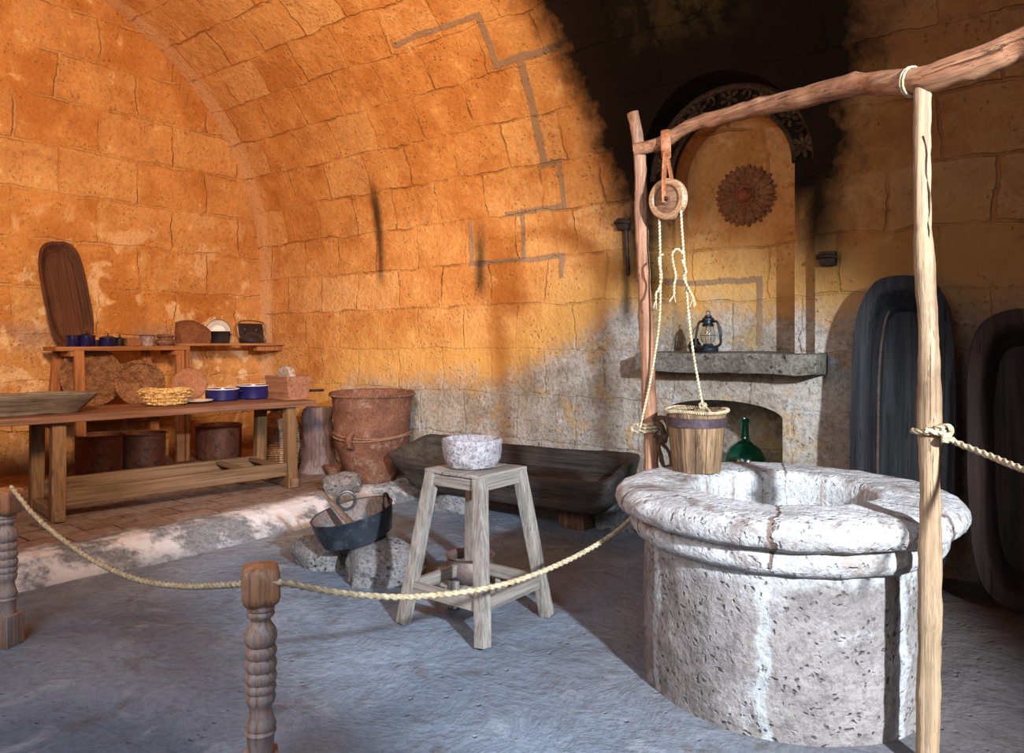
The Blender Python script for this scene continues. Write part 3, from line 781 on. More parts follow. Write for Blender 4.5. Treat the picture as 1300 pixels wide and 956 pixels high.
sag('barrier_rope', [at(345, 739, 2.44), at(366, 741, 2.45), at(440, 754, 2.58), at(520, 758, 2.75), at(600, 750, 2.92), at(660, 736, 3.08), at(720, 712, 3.3), at(770, 684, 3.55), at(800, 660, 3.75), at(824, 636, 3.99)], .0125, 'twisted jute rope sagging from the centre post past the stool to the well')
rk = at(1178, 548, 2.65)
br_ = thing('barrier_rope', 'twisted jute rope tied to the right well post and leaving to the right', 'rope', rk)
bm = B(); rope(bm, coil(Vector((0, 0, 0)), .046, .011, 1.4, .03, tilt=Matrix.Rotation(.12, 4, 'Y')), .011)
rope(bm, [(.0, -.056, .01), (.05, -.045, -.0), (at(1215, 562, 2.55)-rk), (at(1260, 580, 2.4)-rk), (at(1300, 596, 2.25)-rk), (at(1380, 622, 2.0)-rk), (at(1480, 640, 1.75)-rk)], .0118); part('rope', bm, M_rope, br_, ang=80)
bm = B(); rope(bm, [(.03, -.05, .02), (.065, -.055, .03), (.08, -.05, .01), (.055, -.06, -.015), (.09, -.05, -.02)], .010); part('knot', bm, M_rope, br_)

# ------------------------------------------------------------------ stool with stone bowl
M_gw = wood('weathered_grey_wood_z', (.38, .325, .27), (.25, .21, .175), 2, 1, .7, c3=(.46, .42, .37))
M_gwx = wood('weathered_grey_wood_x', (.38, .325, .27), (.25, .21, .175), 0, 1, .7, c3=(.46, .42, .37))
M_gwy = wood('weathered_grey_wood_y', (.38, .325, .27), (.25, .21, .175), 1, 1, .7, c3=(.46, .42, .37))
SX, SY, SH = -2.645, 3.115, .80
st = thing('stool', 'tall weathered grey wooden stool with splayed legs under a stone bowl', 'stool', (SX, SY, 0))
fa, ta = .275, .165
def legp(sx, sy, z): k_ = fa+(ta-fa)*z/SH; return Vector((sx*k_, sy*k_, z))
for sx, sy in ((-1, -1), (1, -1), (1, 1), (-1, 1)):
    bm = B(); beam(bm, legp(sx, sy, 0), legp(sx, sy, SH), .062, .062, .006, up=(sx*0, 1, 0), cuts=4); rough_bm(bm, .003, 9, sx+sy); part('leg', bm, M_gw, st)
for (a, b, zt, zb) in (((-1, -1), (1, -1), 0, 0), ((1, -1), (1, 1), 0, 0), ((1, 1), (-1, 1), 0, 0), ((-1, 1), (-1, -1), 0, 0)):
    for z, hh, w, nm in ((SH-.035, .062, .028, 'apron'), (.19, .065, .03, 'stretcher')):
        bm = B(); beam(bm, legp(a[0], a[1], z), legp(b[0], b[1], z), w, hh, .004, cuts=2)
        part(nm, bm, M_gwx if a[1] == b[1] else M_gwy, st)
for x0, x1 in ((-.195, -.07), (-.065, .06), (.065, .195)):
    bm = B(); box(bm, ((x0+x1)/2, 0, SH+.009), (x1-x0, .40 if x0 > -.1 else .39, .02), bev=.005, cuts=3); rough_bm(bm, .003, 8, x0*9); part('top_board', bm, M_gwy, st)
M_bowl = rock('speckled_pale_stone', (.42, .36, .36), (.54, .49, .49), (.26, .20, .20), 14, 60, .8, .012)
bm = B(); lathe(bm, dense([(0, 0), (.105, 0), (.13, .01), (.150, .05), (.160, .10), (.163, .15), (.158, .158), (.146, .158), (.140, .15), (.135, .10), (.115, .055), (.0, .045)], .012), 72); rough_bm(bm, .004, 14)
o = part('stone_bowl', bm, M_bowl); o.location = (SX-.02, SY-.01, SH+.018); tag(o, 'pale speckled stone bowl sitting on top of the wooden stool', 'bowl')

# stand and brass basin beneath the stool
bs = thing('basin_stand', 'low stand of crossed grey planks under the small basin', 'stand', (-2.90, 3.36, 0), (0, 0, math.radians(12)))
bm = B(); beam(bm, (-.24, 0, .05), (.24, 0, .05), .035, .09, .005, cuts=2); part('plank', bm, M_gwx, bs)
bm = B(); beam(bm, (0, -.24, .055), (0, .24, .055), .035, .08, .005, cuts=2); part('plank', bm, M_gwy, bs)
for sx, sy in ((-.21, 0), (.21, 0), (0, .21), (0, -.21)):
    bm = B(); beam(bm, (sx, sy, 0), (sx*.92, sy*.92, .15), .065, .03, .005, up=(sx, sy, 0)); part('upright', bm, M_gw, bs)
M_cop = simple('tarnished_copper', (.14, .085, .07), (.22, .15, .13), 9, .5, .4, .45, .5, .006, 40, c3=(.10, .14, .15))
M_ash = rock('pale_ash', (.45, .47, .50), (.58, .60, .62), (.3, .3, .32), 14, 50, .6, .01)
sb = thing('small_basin', 'small tarnished copper basin of pale ash on the low stand beneath the stool', 'basin', (-2.90, 3.36, .098))
bm = B(); lathe(bm, [(0, 0), (.09, 0), (.125, .02), (.145, .06), (.142, .10), (.130, .135), (.142, .15), (.146, .154), (.136, .154), (.120, .135), (.130, .10), (.132, .06), (.115, .03), (0, .012)], 48); rough_bm(bm, .003, 12); part('bowl', bm, M_cop, sb)
bm = B(); lathe(bm, [(0, .115), (.06, .108), (.121, .10), (.121, .09), (0, .09)], 32); rough_bm(bm, .006, 18); part('ash', bm, M_ash, sb)

# ------------------------------------------------------------------ large copper pan on rocks
M_rock = rock('rough_grey_rock', (.22, .20, .19), (.33, .31, .30), (.14, .12, .11), 5, 26, 1, .03)
r1 = at(400, 720, 4.98); r1.z = 0
o = part('rock', boulder(0, (.36, .28, .225), 11, .16, .6, sq=.5), M_rock); o.location = (r1.x-.03, r1.y+.09, -.01); tag(o, 'smaller jagged grey rock under the left side of the dark pan', 'rock')
r2 = at(472, 745, 4.62)
o = part('rock', boulder(0, (.46, .40, .27), 5, .10, .7, sq=.32), M_rock); o.location = (r2.x-.04, r2.y+.17, -.01); tag(o, 'large grey rock block under the right side of the dark pan', 'rock')
pn = at(442, 668, 4.85)
pan = thing('copper_pan', 'wide dark copper pan with ring handles tilted on two rocks', 'pan', (pn.x+.05, pn.y+.04, .24), (math.radians(10), math.radians(-9), .25))
M_pan = simple('blackened_pan_outside', (.018, .024, .032), (.045, .055, .065), 7, .45, .5, .4, .4, .006, 30, c3=(.09, .10, .11))
M_pin = simple('pinkish_copper_inside', (.24, .17, .15), (.32, .25, .22), 5, .7, .3, .2, .4, .006, 30, c3=(.16, .25, .24))
bm = B(); lathe(bm, dense([(0, 0), (.205, 0), (.225, .012), (.245, .09), (.262, .175), (.266, .178), (.262, .182), (.256, .176)], .03), 64); rough_bm(bm, .006, 6); part('wall', bm, M_pan, pan)
bm = B(); lathe(bm, dense([(.2565, .177), (.238, .09), (.215, .018), (0, .010)], .03), 64); rough_bm(bm, .003, 9); part('lining', bm, M_pin, pan)
M_ring = simple('dark_forged_ring', (.05, .05, .055), (.11, .11, .12), 9, .4, .5, .6, .2, .003)
for ang_, tl in ((2.3, .1), (.25, .1)):
    c = Vector((.235*math.cos(ang_), .235*math.sin(ang_), .195)); bm = B()
    M = Matrix.Translation(c) @ Matrix.Rotation(ang_+PI/2, 4, 'Z') @ Matrix.Rotation(tl, 4, 'X')
    sweep(bm, [M @ Vector((.058*math.cos(a), 0, .058*math.sin(a))) for a in [2*PI*i/30 for i in range(30)]], .0095, 8, closed=True); part('ring_handle', bm, M_ring, pan)
M_pad = wood('brown_paddle_wood', (.16, .09, .06), (.24, .15, .11), 0, 2, .4)
a = at(452, 655, 4.80)+Vector((0, 0, -.08)); b = at(408, 624, 4.90)
bm = B(); d = (b-a)
tube(bm, [a, a+d*.35, a+d*.7, b], lambda q: .036-.020*q, .02, 10, sy=.45)
o = part('wooden_scoop', bm, M_pad); tag(o, 'brown wooden scoop leaning inside the dark pan', 'scoop')

# ------------------------------------------------------------------ clay pot, small bowl, stone, stump
M_clay = simple('terracotta', (.145, .060, .038), (.25, .11, .068), 3.5, .8, .25, 0, .6, .014, 22, c3=(.30, .18, .135), lo=.3, hi=.7)
cp = thing('clay_vat', 'huge terracotta vat with rope band and small lugs by the wall', 'pot', (-5.57, 5.00, .14))
cp.scale = (1, 1, .93)
bm = B(); lathe(bm, dense([(0, 0), (.20, 0), (.225, .02), (.30, .20), (.355, .38), (.362, .50), (.37, .70), (.385, .86), (.405, .905), (.41, .93), (.395, .94), (.365, .93), (.35, .86), (.33, .5), (.27, .2), (.19, .05), (0, .04)], .04), 72); rough_bm(bm, .008, 5); part('body', bm, M_clay, cp)
bm = B(); n_ = 90
for i in range(n_):
    a = 2*PI*i/n_; vs = bmesh.ops.create_icosphere(bm, subdivisions=1, radius=.017)['verts']; bmesh.ops.transform(bm, matrix=Matrix.Translation((.403*math.cos(a), .403*math.sin(a), .905)), verts=vs)
part('pinched_rim', bm, M_clay, cp)
bm = B()
for zz, ph in ((.50, 0), (.475, .8)):
    sweep(bm, [Vector((.372*math.cos(a), .372*math.sin(a), zz+.018*math.sin(a*2+ph))) for a in [2*PI*i/90 for i in range(90)]], .009, 6, closed=True)
part('rope_band', bm, simple('brown_clay_rope', (.28, .14, .08), (.36, .2, .12), 20, .9), cp)
for a in (-1.25, 1.9):
    bm = B(); r_ = .375; cx, cy = math.cos(a), math.sin(a)
    tube(bm, [(r_*cx, r_*cy, .54), ((r_+.05)*cx, (r_+.05)*cy, .51), ((r_+.05)*cx, (r_+.05)*cy, .43), ((r_-.01)*cx, (r_-.01)*cy, .40)], .028, .02, 10); part('lug', bm, M_clay, cp)
bm = B(); lathe(bm, [(0, 0), (.07, 0), (.11, .06), (.125, .10), (.115, .10), (.10, .06), (0, .02)], 32); q = at(430, 592, 7.6)
o = part('clay_bowl', bm, M_clay); o.location = (q.x-.05, q.y, .15); tag(o, 'small terracotta bowl between the stump and the big vat', 'bowl')
q = at(434, 612, 6.85)
o = part('rock', boulder(0, (.32, .22, .17), 21, .10, .9, sq=.3), M_rock); o.location = (q.x, q.y, .14); tag(o, 'pale grey block of stone on the platform beside the vat', 'rock')
M_stump = wood('purple_grey_stump', (.13, .08, .075), (.20, .14, .135), 2, .5, 1, c3=(.42, .38, .38))
bm = B(); lathe(bm, dense([(0, 0), (.20, 0), (.185, .06), (.155, .25), (.145, .5), (.15, .66), (.14, .68), (0, .68)], .04), 40); rough_bm(bm, .05, 4, 2, 3)
q = at(404, 590, 7.85); o = part('tree_stump', bm, M_stump); o.location = (q.x, q.y, .14); tag(o, 'gnarled dark tree stump standing beside the terracotta vat', 'stump')

# weave baskets
def weave_bm(prof, ns, rows, r=.006, wob=.006, stakes=True, seg=6):
    bm = B(); n = ns*4
    def P(t):
        k_ = t*(len(prof)-1); i = min(int(k_), len(prof)-2); f_ = k_-i
        return prof[i][0]*(1-f_)+prof[i+1][0]*f_, prof[i][1]*(1-f_)+prof[i+1][1]*f_
    for j in range(rows):
        rr_, zz = P((j+.5)/rows)
        if rr_ < .02: continue
        pts = []
        for i in range(n):
            a = 2*PI*i/n; w = wob*math.cos(ns*a/1+PI*(j % 2)); pts.append(Vector(((rr_+w)*math.cos(a), (rr_+w)*math.sin(a), zz+.3*r*math.sin(a*3+j))))
        sweep(bm, pts, r, seg, closed=True)
    if stakes:
        for i in range(ns*2):
            a = PI*i/ns*1.0; pts = []
            for k_ in range(len(prof)*2-1):
                rr_, zz = P(k_/(len(prof)*2-2)); pts.append(Vector((rr_*math.cos(a), rr_*math.sin(a), zz)))
            sweep(bm, pts, r*.7, 5, caps=False)
    return bm
M_wick = simple('brown_wicker', (.20, .085, .035), (.36, .17, .08), 14, .75, .3, 0, .5, .004, 90)
M_wick2 = simple('golden_wicker', (.62, .36, .12), (.78, .52, .22), 14, .6, .35, 0, .4, .003, 90)
M_wick3 = simple('pale_wicker', (.30, .17, .10), (.46, .30, .19), 14, .8, .3, 0, .5, .004, 90)
q = at(356, 586, 8.05)
wd = thing('wicker_demijohn', 'tall wicker covered jar standing behind the right end of the bench', 'wicker jar', (q.x, q.y, .15))
prof = [(.17, .0), (.21, .06), (.245, .2), (.25, .33), (.22, .45), (.15, .54), (.08, .60), (.06, .66)]
bm = weave_bm(prof, 16, 42, .0095, .006); part('weave', bm, M_wick3, wd)
bm = B(); lathe(bm, [(0, .01)]+[(r_-.012, z_) for r_, z_ in prof]+[(0, .66)], 32); part('jar', bm, M_dark, wd)

# ------------------------------------------------------------------ long dugout trough
M_dug = wood('black_brown_dugout_wood', (.030, .024, .021), (.066, .055, .048), 0, .6, 1.0, c3=(.11, .085, .065))
bm = trough_bm(2.22, .62, .27, .045, 10, .88, .90, fl=.12, amp=.014)
for v in bm.verts:
    k_ = abs(v.co.x)/1.07
    if v.co.z > .15: v.co.z += .03*k_**3
    if v.co.z > .15 and v.co.x < 0: v.co.x -= .06*k_**4
o = part('dugout_trough', bm, M_dug, ang=50); o.location = (-3.93, 5.12, .245); o.rotation_euler = (math.radians(15), 0, math.radians(2.5))
tag(o, 'long dark dugout wooden trough lying on low blocks along the wall', 'trough')
M_blk = wood('dark_brown_block', (.12, .065, .04), (.19, .11, .07), 2, 1, .8)
bm = B(); box(bm, (0, 0, .10), (.24, .22, .22), bev=.02, cuts=4); rough_bm(bm, .012, 6)
q = at(723, 660, 6.05); o = part('support_block', bm, M_blk); o.location = (q.x+.02, q.y+.1, 0); tag(o, 'dark wooden block under the right end of the long trough', 'block')
M_bst = rock('pale_support_stone', (.24, .25, .26), (.34, .35, .37), (.16, .15, .15), 5, 26, .8, .02)
q = at(768, 668, 6.0); o = part('rock', boulder(0, (.34, .30, .27), 31, .10, .4, sq=.5), M_bst); o.location = (q.x+.02, q.y+.15, -.01); tag(o, 'pale stone beside the wooden block under the right end of the trough', 'rock')
q = at(566, 640, 6.6); o = part('rock', boulder(0, (.36, .28, .25), 33, .08, .2, sq=.4), M_bst); o.location = (q.x, q.y+.15, -.01); tag(o, 'pale stone propping the left end of the long trough behind the stool', 'rock')

# ------------------------------------------------------------------ work bench
M_bt = wood('bench_top_wood', (.15, .065, .038), (.25, .12, .072), 1, .5, .5, rough=.6, c3=(.12, .055, .03))
M_by = wood('bench_rail_wood', (.14, .08, .042), (.21, .125, .07), 1, .7, .6, c3=(.13, .07, .03))
M_bz = wood('bench_leg_wood', (.15, .075, .033), (.22, .12, .055), 2, .7, .6, c3=(.13, .065, .03))
M_bx = wood('bench_cross_wood', (.16, .085, .045), (.23, .135, .075), 0, .7, .6, c3=(.13, .065, .03))
BYAW = math.radians(8); bc, bsn = math.cos(BYAW), math.sin(BYAW)
def on_bench(u, xl, z=0, off=0):
    r = ray(u); ox, oy = -6.38+xl*bc, 3.0-xl*bsn
    # r*d = o + t*(bsn,bc)
    det = r[0]*bc-r[1]*bsn; d = (ox*bc-oy*bsn)/det; t = (r[0]*d-ox)*bsn+(r[1]*d-oy)*bc+off
    return (ox+t*bsn, oy+t*bc, z)
be = thing('work_bench', 'long low reddish wooden work bench on splayed legs on the platform', 'bench', (-6.38, 3.0, .15), (0, 0, -BYAW))
TZ = .795
for i in range(3):
    x0 = -.45+.275*i; x1 = x0+.272
    bm = B(); box(bm, ((x0+x1)/2, .02, TZ-.028), (x1-x0, 3.12, .052), bev=.006, cuts=6); rough_bm(bm, .004, 4, i); part('top_plank', bm, M_bt, be)
def bleg(x0, x1, y0, y1, w=.095):
    bm = B(); beam(bm, (x0, y0, 0), (x1, y1, TZ-.05), w, w, .008, up=(1, 0, 0), cuts=4); rough_bm(bm, .006, 6, x0+y0); part('leg', bm, M_bz, be)
FX, BX = .30, -.30
yl0, yl1 = -.56, 1.34
bleg(FX+.02, FX-.04, yl0, yl0+.02); bleg(BX-.02, BX+.02, yl0, yl0+.0); bleg(FX+.02, FX-.02, yl1, yl1+.0); bleg(BX-.02, BX+.02, yl1, yl1)
for x in (FX, BX):
    bm = B(); beam(bm, (x, yl0, .17), (x, yl1, .17), .05, .12, .008, cuts=5); rough_bm(bm, .004, 5, x); part('stretcher', bm, M_by, be)
for y in (yl0, yl1):
    bm = B(); beam(bm, (BX-.08, y, .05), (FX+.10, y, .05), .075, .085, .01, cuts=3); part('foot', bm, M_bx, be)
for y in (yl1-.10, yl1-.42):
    bm = B(); beam(bm, (BX, y, .205), (FX, y, .205), .06, .03, .004); part('cross_slat', bm, M_bx, be)
for y in (yl0+.02, yl1):
    bm = B(); beam(bm, (BX, y, TZ-.085), (FX, y, TZ-.085), .06, .06, .005); part('apron', bm, M_bx, be)
BT = .15+TZ
# bench contents
M_tray = wood('grey_dry_tray_wood', (.14, .105, .08), (.24, .19, .15), 0, .8, .9, c3=(.09, .06, .04))
bm = trough_bm(1.25, .46, .15, .03, 4.2, .62, .80, fl=.035, amp=.01)
o = part('dough_tray', bm, M_tray, ang=50); o.location = on_bench(122, .06, BT+.004, -.62); o.rotation_euler = (0, 0, math.radians(81)); tag(o, 'grey hollowed dough tray lying on the left end of the bench', 'tray')
gb = thing('wicker_basket', 'golden open-weave bread basket on the middle of the bench', 'basket', on_bench(211, -.06, BT+.002))
prof = [(.125, .008), (.15, .02), (.175, .06), (.20, .11), (.205, .125)]
bm = weave_bm(prof, 11, 6, .0095, .016, seg=7); part('weave', bm, M_wick2, gb)
bm = B(); lathe(bm, [(0, 0), (.13, .0), (.13, .01), (0, .01)], 32); part('bottom', bm, M_wick2, gb)
bm = B(); rope(bm, [Vector((.212*math.cos(a), .212*math.sin(a), .128+.006*math.sin(a*4))) for a in [2*PI*i/60 for i in range(61)]], .010); part('rim', bm, M_wick2, gb)
M_blue = simple('cobalt_enamel', (.006, .006, .05), (.015, .013, .08), 4, .25, .5, 0, .05, .002)
M_white = simple('cream_enamel', (.62, .54, .47), (.7, .62, .55), 6, .35, .5, 0, .05, .002)
M_black = simple('black_enamel', (.012, .010, .012), (.03, .022, .022), 6, .3, .5, 0, .1, .002)
def pot(name, label, cat, loc, r, h, mat, lid=False, lidmat=None, handles=True, rz=0, flare=1.0, rim=True, group=None):
    t = thing(name, label, cat, loc, (0, 0, rz), group)
    bm = B(); lathe(bm, [(0, 0), (r*.92, 0), (r*.97, h*.06), (r*flare, h*.96), (r*flare+.004, h), (r*flare-.004, h), (r*flare-.006, h*.94), (r*.9, h*.08), (0, h*.05)], 36); part('body', bm, mat, t)
    if rim: bm = B(); sweep(bm, [Vector(((r*flare+.002)*math.cos(a), (r*flare+.002)*math.sin(a), h)) for a in [2*PI*i/36 for i in range(36)]], .0045, 6, closed=True); part('rim', bm, lidmat or M_black, t)
    if handles:
        for s in (-1, 1):
            bm = B(); tube(bm, [(s*r, -.025, h*.75), (s*(r+.022), -.022, h*.8), (s*(r+.026), 0, h*.8), (s*(r+.022), .022, h*.8), (s*r, .025, h*.75)], .005, .01, 6); part('handle', bm, M_black, t)
    if lid:
        bm = B(); lathe(bm, [(0, h+.022), (r*.5, h+.018), (r*.95, h+.004), (r*.95, h), (0, h)], 32); ld = part('lid', bm, lidmat or mat, t)
        bm = B(); sweep(bm, [Vector((.014*math.cos(a), 0, h+.030+.014*math.sin(a))) for a in [2*PI*i/14 for i in range(14)]], .004, 6, closed=True); part('knob', bm, M_black, ld)
    return t
pot('enamel_pan', 'cobalt blue enamel pan on the bench, nearer the golden basket', 'pan', on_bench(282, -.24, BT+.002), .15, .105, M_blue, rz=.9, lidmat=M_white)
pot('enamel_pan', 'cobalt blue enamel pan on the bench beside the grindstone box', 'pan', on_bench(321, -.26, BT+.002), .15, .125, M_blue, rz=.9, lidmat=M_white)
bm = B(); lathe(bm, [(0, .004), (.08, .004), (.13, .02), (.132, .024), (.08, .01), (0, .008)], 36); o = part('enamel_plate', bm, M_white); o.location = on_bench(251, -.10, BT+.002); tag(o, 'flat cream enamel plate on the bench behind the golden basket', 'plate')
M_lid = wood('round_brown_lid_wood', (.28, .11, .05), (.36, .16, .08), 0, 1.5, .3)
bm = B(); lathe(bm, [(0, .01), (.15, .01), (.16, 0), (.16, -.012), (0, -.015)], 40, M=Matrix.Rotation(math.radians(68), 4, 'Y')); bmesh.ops.recalc_face_normals(bm, faces=bm.faces)
o = part('wooden_plate', bm, M_lid); o.location = on_bench(240, -.37, BT+.155); o.rotation_euler = (0, 0, -.7); tag(o, 'round brown wooden plate leaning at the back of the bench', 'plate')
# grindstone box
M_gbx = wood('grindstone_box_wood', (.27, .105, .055), (.36, .17, .10), 0, .8, .5, c3=(.17, .07, .035))
gs = thing('grindstone', 'grindstone in a flared wooden box with a crank at the right bench end', 'grindstone', on_bench(366, .02, BT+.002), (0, 0, math.radians(-6)))
def flared(w0, d0, w1, d1, h, t_):
    bm = B(); R_ = []
    for (w, d, z) in ((w0, d0, 0), (w1, d1, h), (w1-t_*2, d1-t_*2, h), (w0-t_*2, d0-t_*2, t_)):
        R_.append([bm.verts.new((sx*w/2, sy*d/2, z)) for sx, sy in ((-1, -1), (1, -1), (1, 1), (-1, 1))])
    for a, b in zip(R_, R_[1:]):
        for i in range(4): j = (i+1) % 4; bm.faces.new((a[i], a[j], b[j], b[i]))
    bm.faces.new(R_[0][::-1]); bm.faces.new(R_[-1])
    bmesh.ops.recalc_face_normals(bm, faces=bm.faces)
    bmesh.ops.bevel(bm, geom=bm.edges[:], offset=.003, segments=1, affect='EDGES'); return bm
part('box', flared(.36, .20, .42, .27, .22, .02), M_gbx, gs)
bm = B(); box(bm, (0, 0, .006), (.40, .24, .014), bev=.003); part('base_board', bm, M_gbx, gs)
bm = B(); RXm = Matrix.Rotation(PI/2, 4, 'X'); lathe(bm, dense([(0, .035), (.125, .035), (.13, .028), (.13, -.028), (.125, -.035), (0, -.035)], .02), 40, c=(-.04, 0, .185), M=RXm); rough_bm(bm, .004, 18); part('wheel', bm, rock('grindstone_grit', (.36, .28, .22), (.46, .37, .30), (.28, .20, .15), 8, 40, .5, .01), gs)
bm = B(); tube(bm, [(-.04, .0, .185), (-.04, .165, .185)], .009, .02, 8); tube(bm, [(-.04, .165, .19), (.06, .17, .07)], .009, .02, 8); tube(bm, [(.06, .165, .07), (.10, .33, .07)], .013, .02, 8); part('crank', bm, M_iron, gs)

# ------------------------------------------------------------------ rack + shelf board
M_rk = wood('rack_wood_y', (.36, .14, .05), (.46, .21, .085), 1, .8, .5, c3=(.2, .08, .03)); M_rkz = wood('rack_wood_z', (.34, .12, .04), (.44, .18, .07), 2, .8, .5, c3=(.2, .08, .03))
SZ = 1.448
yA, yB = on_x(72, -7.66), on_x(241, -7.66); yC_ = 5.49
rk_ = thing('plank_rack', 'narrow orange-brown trestle rack against the end wall holding small pots', 'rack', (-7.66, yA, 0))
LR = yB-yA
bm = B(); box(bm, (-.155, LR/2, SZ-.022), (.32, LR, .040), bev=.006, cuts=5); rough_bm(bm, .006, 5); part('top_plank', bm, M_rk, rk_)
for y0, y1, x0, x1 in ((.22, .20, -.01, -.02), (.08, .12, -.26, -.28), (LR-.10, LR-.10, -.02, -.03), (LR-.22, LR-.34, -.24, -.28)):
    bm = B(); beam(bm, (x0, y0-(.15 if x0 < -.1 and y0 < .2 else 0)*.4, .22), (x1, y1, SZ-.04), .085, .05, .006, up=(1, 0, 0), cuts=4); rough_bm(bm, .004, 5, y0); part('leg', bm, M_rkz, rk_)
bm = B(); beam(bm, (-.015, LR-.025, .22), (-.02, LR-.02, SZ-.04), .04, .05, .005, up=(1, 0, 0)); part('leg', bm, M_rkz, rk_)
bm = B(); box(bm, (-.09, LR/2, .84), (.62, LR-.05, .03), bev=.004); part('lower_plank', bm, M_rk, rk_)
for yy in (.14, LR-.14): bm = B(); beam(bm, (-.30, yy, SZ-.07), (.0, yy, SZ-.07), .05, .05, .005); part('bearer', bm, M_rkz, rk_)
sh = thing('wall_shelf', 'long thin shelf board running from the rack to the vault wall', 'shelf', (-7.82, yB-.12, SZ+.002))
Ls = yC_-(yB-.12)
bm = B(); box(bm, (0, Ls/2, .012), (.34, Ls, .026), bev=.005, cuts=5); rough_bm(bm, .004, 5); part('board', bm, M_rk, sh)
bm = B(); box(bm, (.06, Ls-.16, -.035), (.10, .34, .06), bev=.008); part('bracket', bm, M_rkz, sh)
S1, S2 = SZ, SZ+.028
PX = -7.80
def py(u, x=PX): return on_x(u, x)
pot('enamel_cup', 'leftmost dark blue enamel pot on the rack beside the upright tray', 'pot', (PX+.02, py(91), S1), .055, .105, M_blue, handles=False)
pot('enamel_pot', 'blue enamel pot with ring lid, second from the left on the rack', 'pot', (PX, py(110), S1), .075, .105, M_blue, lid=True, handles=False)
pot('enamel_cup', 'tiny black cup between the blue pots on the rack', 'cup', (PX, py(122), S1), .03, .06, M_black, handles=False)
pot('enamel_pot', 'blue enamel pot with a lid and wire ring, middle of the rack', 'pot', (PX, py(137), S1), .078, .085, M_blue, lid=True, handles=False)
pot('enamel_cup', 'small black cup next to the brown wooden block on the rack', 'cup', (PX, py(152), S1), .038, .075, M_black, lid=True, handles=False)
bm = B(); box(bm, (0, 0, .042), (.12, .145, .084), bev=.008, cuts=2); rough_bm(bm, .003, 12); o = part('wooden_box', bm, M_lid); o.location = (PX, py(167), S1); tag(o, 'small plain brown wooden block on the rack between cup and mug', 'box')
M_mug = simple('flowered_enamel', (.24, .16, .18), (.45, .33, .28), 26, .4, .4, 0, .1, .002, c3=(.05, .04, .12))
pot('enamel_mug', 'patterned pale enamel mug with a blue rim on the rack', 'mug', (PX, py(187), S1), .072, .11, M_mug, handles=False, lidmat=M_blue)
M_lf = rock('brown_stone_lump', (.22, .10, .06), (.32, .17, .11), (.14, .07, .04), 8, 40, .6, .01)
bm = B(); lathe(bm, dense([(0, 0), (.07, 0), (.10, .03), (.098, .06), (.07, .075), (.072, .085), (.09, .10), (.075, .12), (0, .125)], .015), 36); rough_bm(bm, .01, 9); o = part('stone_grinder', bm, M_lf); o.location = (PX, py(210), S1); tag(o, 'round brown stone grinder at the right end of the rack', 'grinder')
bm = boulder(0, (.22, .34, .25), 41, .08, 0, sq=.3)
o = part('wooden_block', bm, simple('dark_orange_wood_block', (.20, .075, .035), (.28, .11, .05), 6, .8, .2, 0, .7, .01, 20)); o.location = (PX, py(244), S2-.004); tag(o, 'large rough brown block with rounded corners on the wall shelf', 'block')
bw_ = thing('enamel_basin', 'cream enamel basin standing on edge behind the black pot', 'basin', (PX-.08, py(277, PX-.08), S2+.135), (0, math.radians(78), -.55))
bm = B(); lathe(bm, [(0, -.05), (.08, -.048), (.12, -.01), (.132, 0), (.134, .004), (.118, -.004), (.078, -.042), (0, -.044)], 36); part('bowl', bm, M_white, bw_)
bm = B(); sweep(bm, [Vector((.134*math.cos(a), .134*math.sin(a), .003)) for a in [2*PI*i/36 for i in range(36)]], .004, 6, closed=True); part('rim', bm, M_black, bw_)
pot('enamel_pot', 'black enamel pot standing before the cream basin on the wall shelf', 'pot', (PX+.06, py(280, PX+.06), S2), .10, .13, M_black, handles=True, rz=.9)
tr = thing('metal_tray', 'dark rectangular metal tray leaning upright at the shelf end', 'tray', (PX-.07, py(320, PX-.07), S2+.002), (0, math.radians(-8), 0))
bm = B(); box(bm, (0, 0, .115), (.012, .32, .23), bev=.004); part('sheet', bm, M_black, tr)
bm = B(); pts = [(-.16, 0), (.16, 0), (.165, .12), (.16, .235), (-.16, .235), (-.16, 0)]
tube(bm, [Vector((.01, a, b+.006)) for a, b in pts], .007, .03, 6); part('frame', bm, simple('brown_bronze', (.10, .05, .03), (.14, .08, .05), 6, .4, .5, .5, .1), tr)
kt = thing('iron_pot', 'rounded black iron pot before the upright tray on the shelf', 'pot', (PX+.06, py(318, PX+.06), S2))
bm = B(); lathe(bm, [(0, 0), (.09, 0), (.125, .02), (.13, .05), (.105, .09), (.06, .115), (.02, .125), (0, .126)], 36); part('body', bm, M_black, kt)
for s in (-1, 1):
    bm = B(); tube(bm, [(0, s*.05, .115), (.0, s*.075, .16), (0, s*.06, .175)], .007, .01, 6); part('handle', bm, M_black, kt)
# upright dough tray on the rack
M_trd = wood('dark_red_tray_wood', (.085, .030, .016), (.13, .05, .026), 0, .6, .5, c3=(.05, .02, .012)); 
bm = trough_bm(1.06, .42, .09, .022, 3.4, .80, .90, fl=.02, amp=.003)
sub = None
o = part('dough_tray', bm, M_trd, ang=50); q = on_x(87, -7.98)
o.location = (-8.10, q, SZ+.50); o.rotation_euler = Euler((math.radians(7), math.radians(-84), 0)); o.rotation_euler = (Matrix.Rotation(math.radians(7), 4, 'X') @ Matrix.Rotation(math.radians(82), 4, 'Y')).to_euler()
tag(o, 'tall oval dark red dough tray leaning upright against the end wall', 'tray')
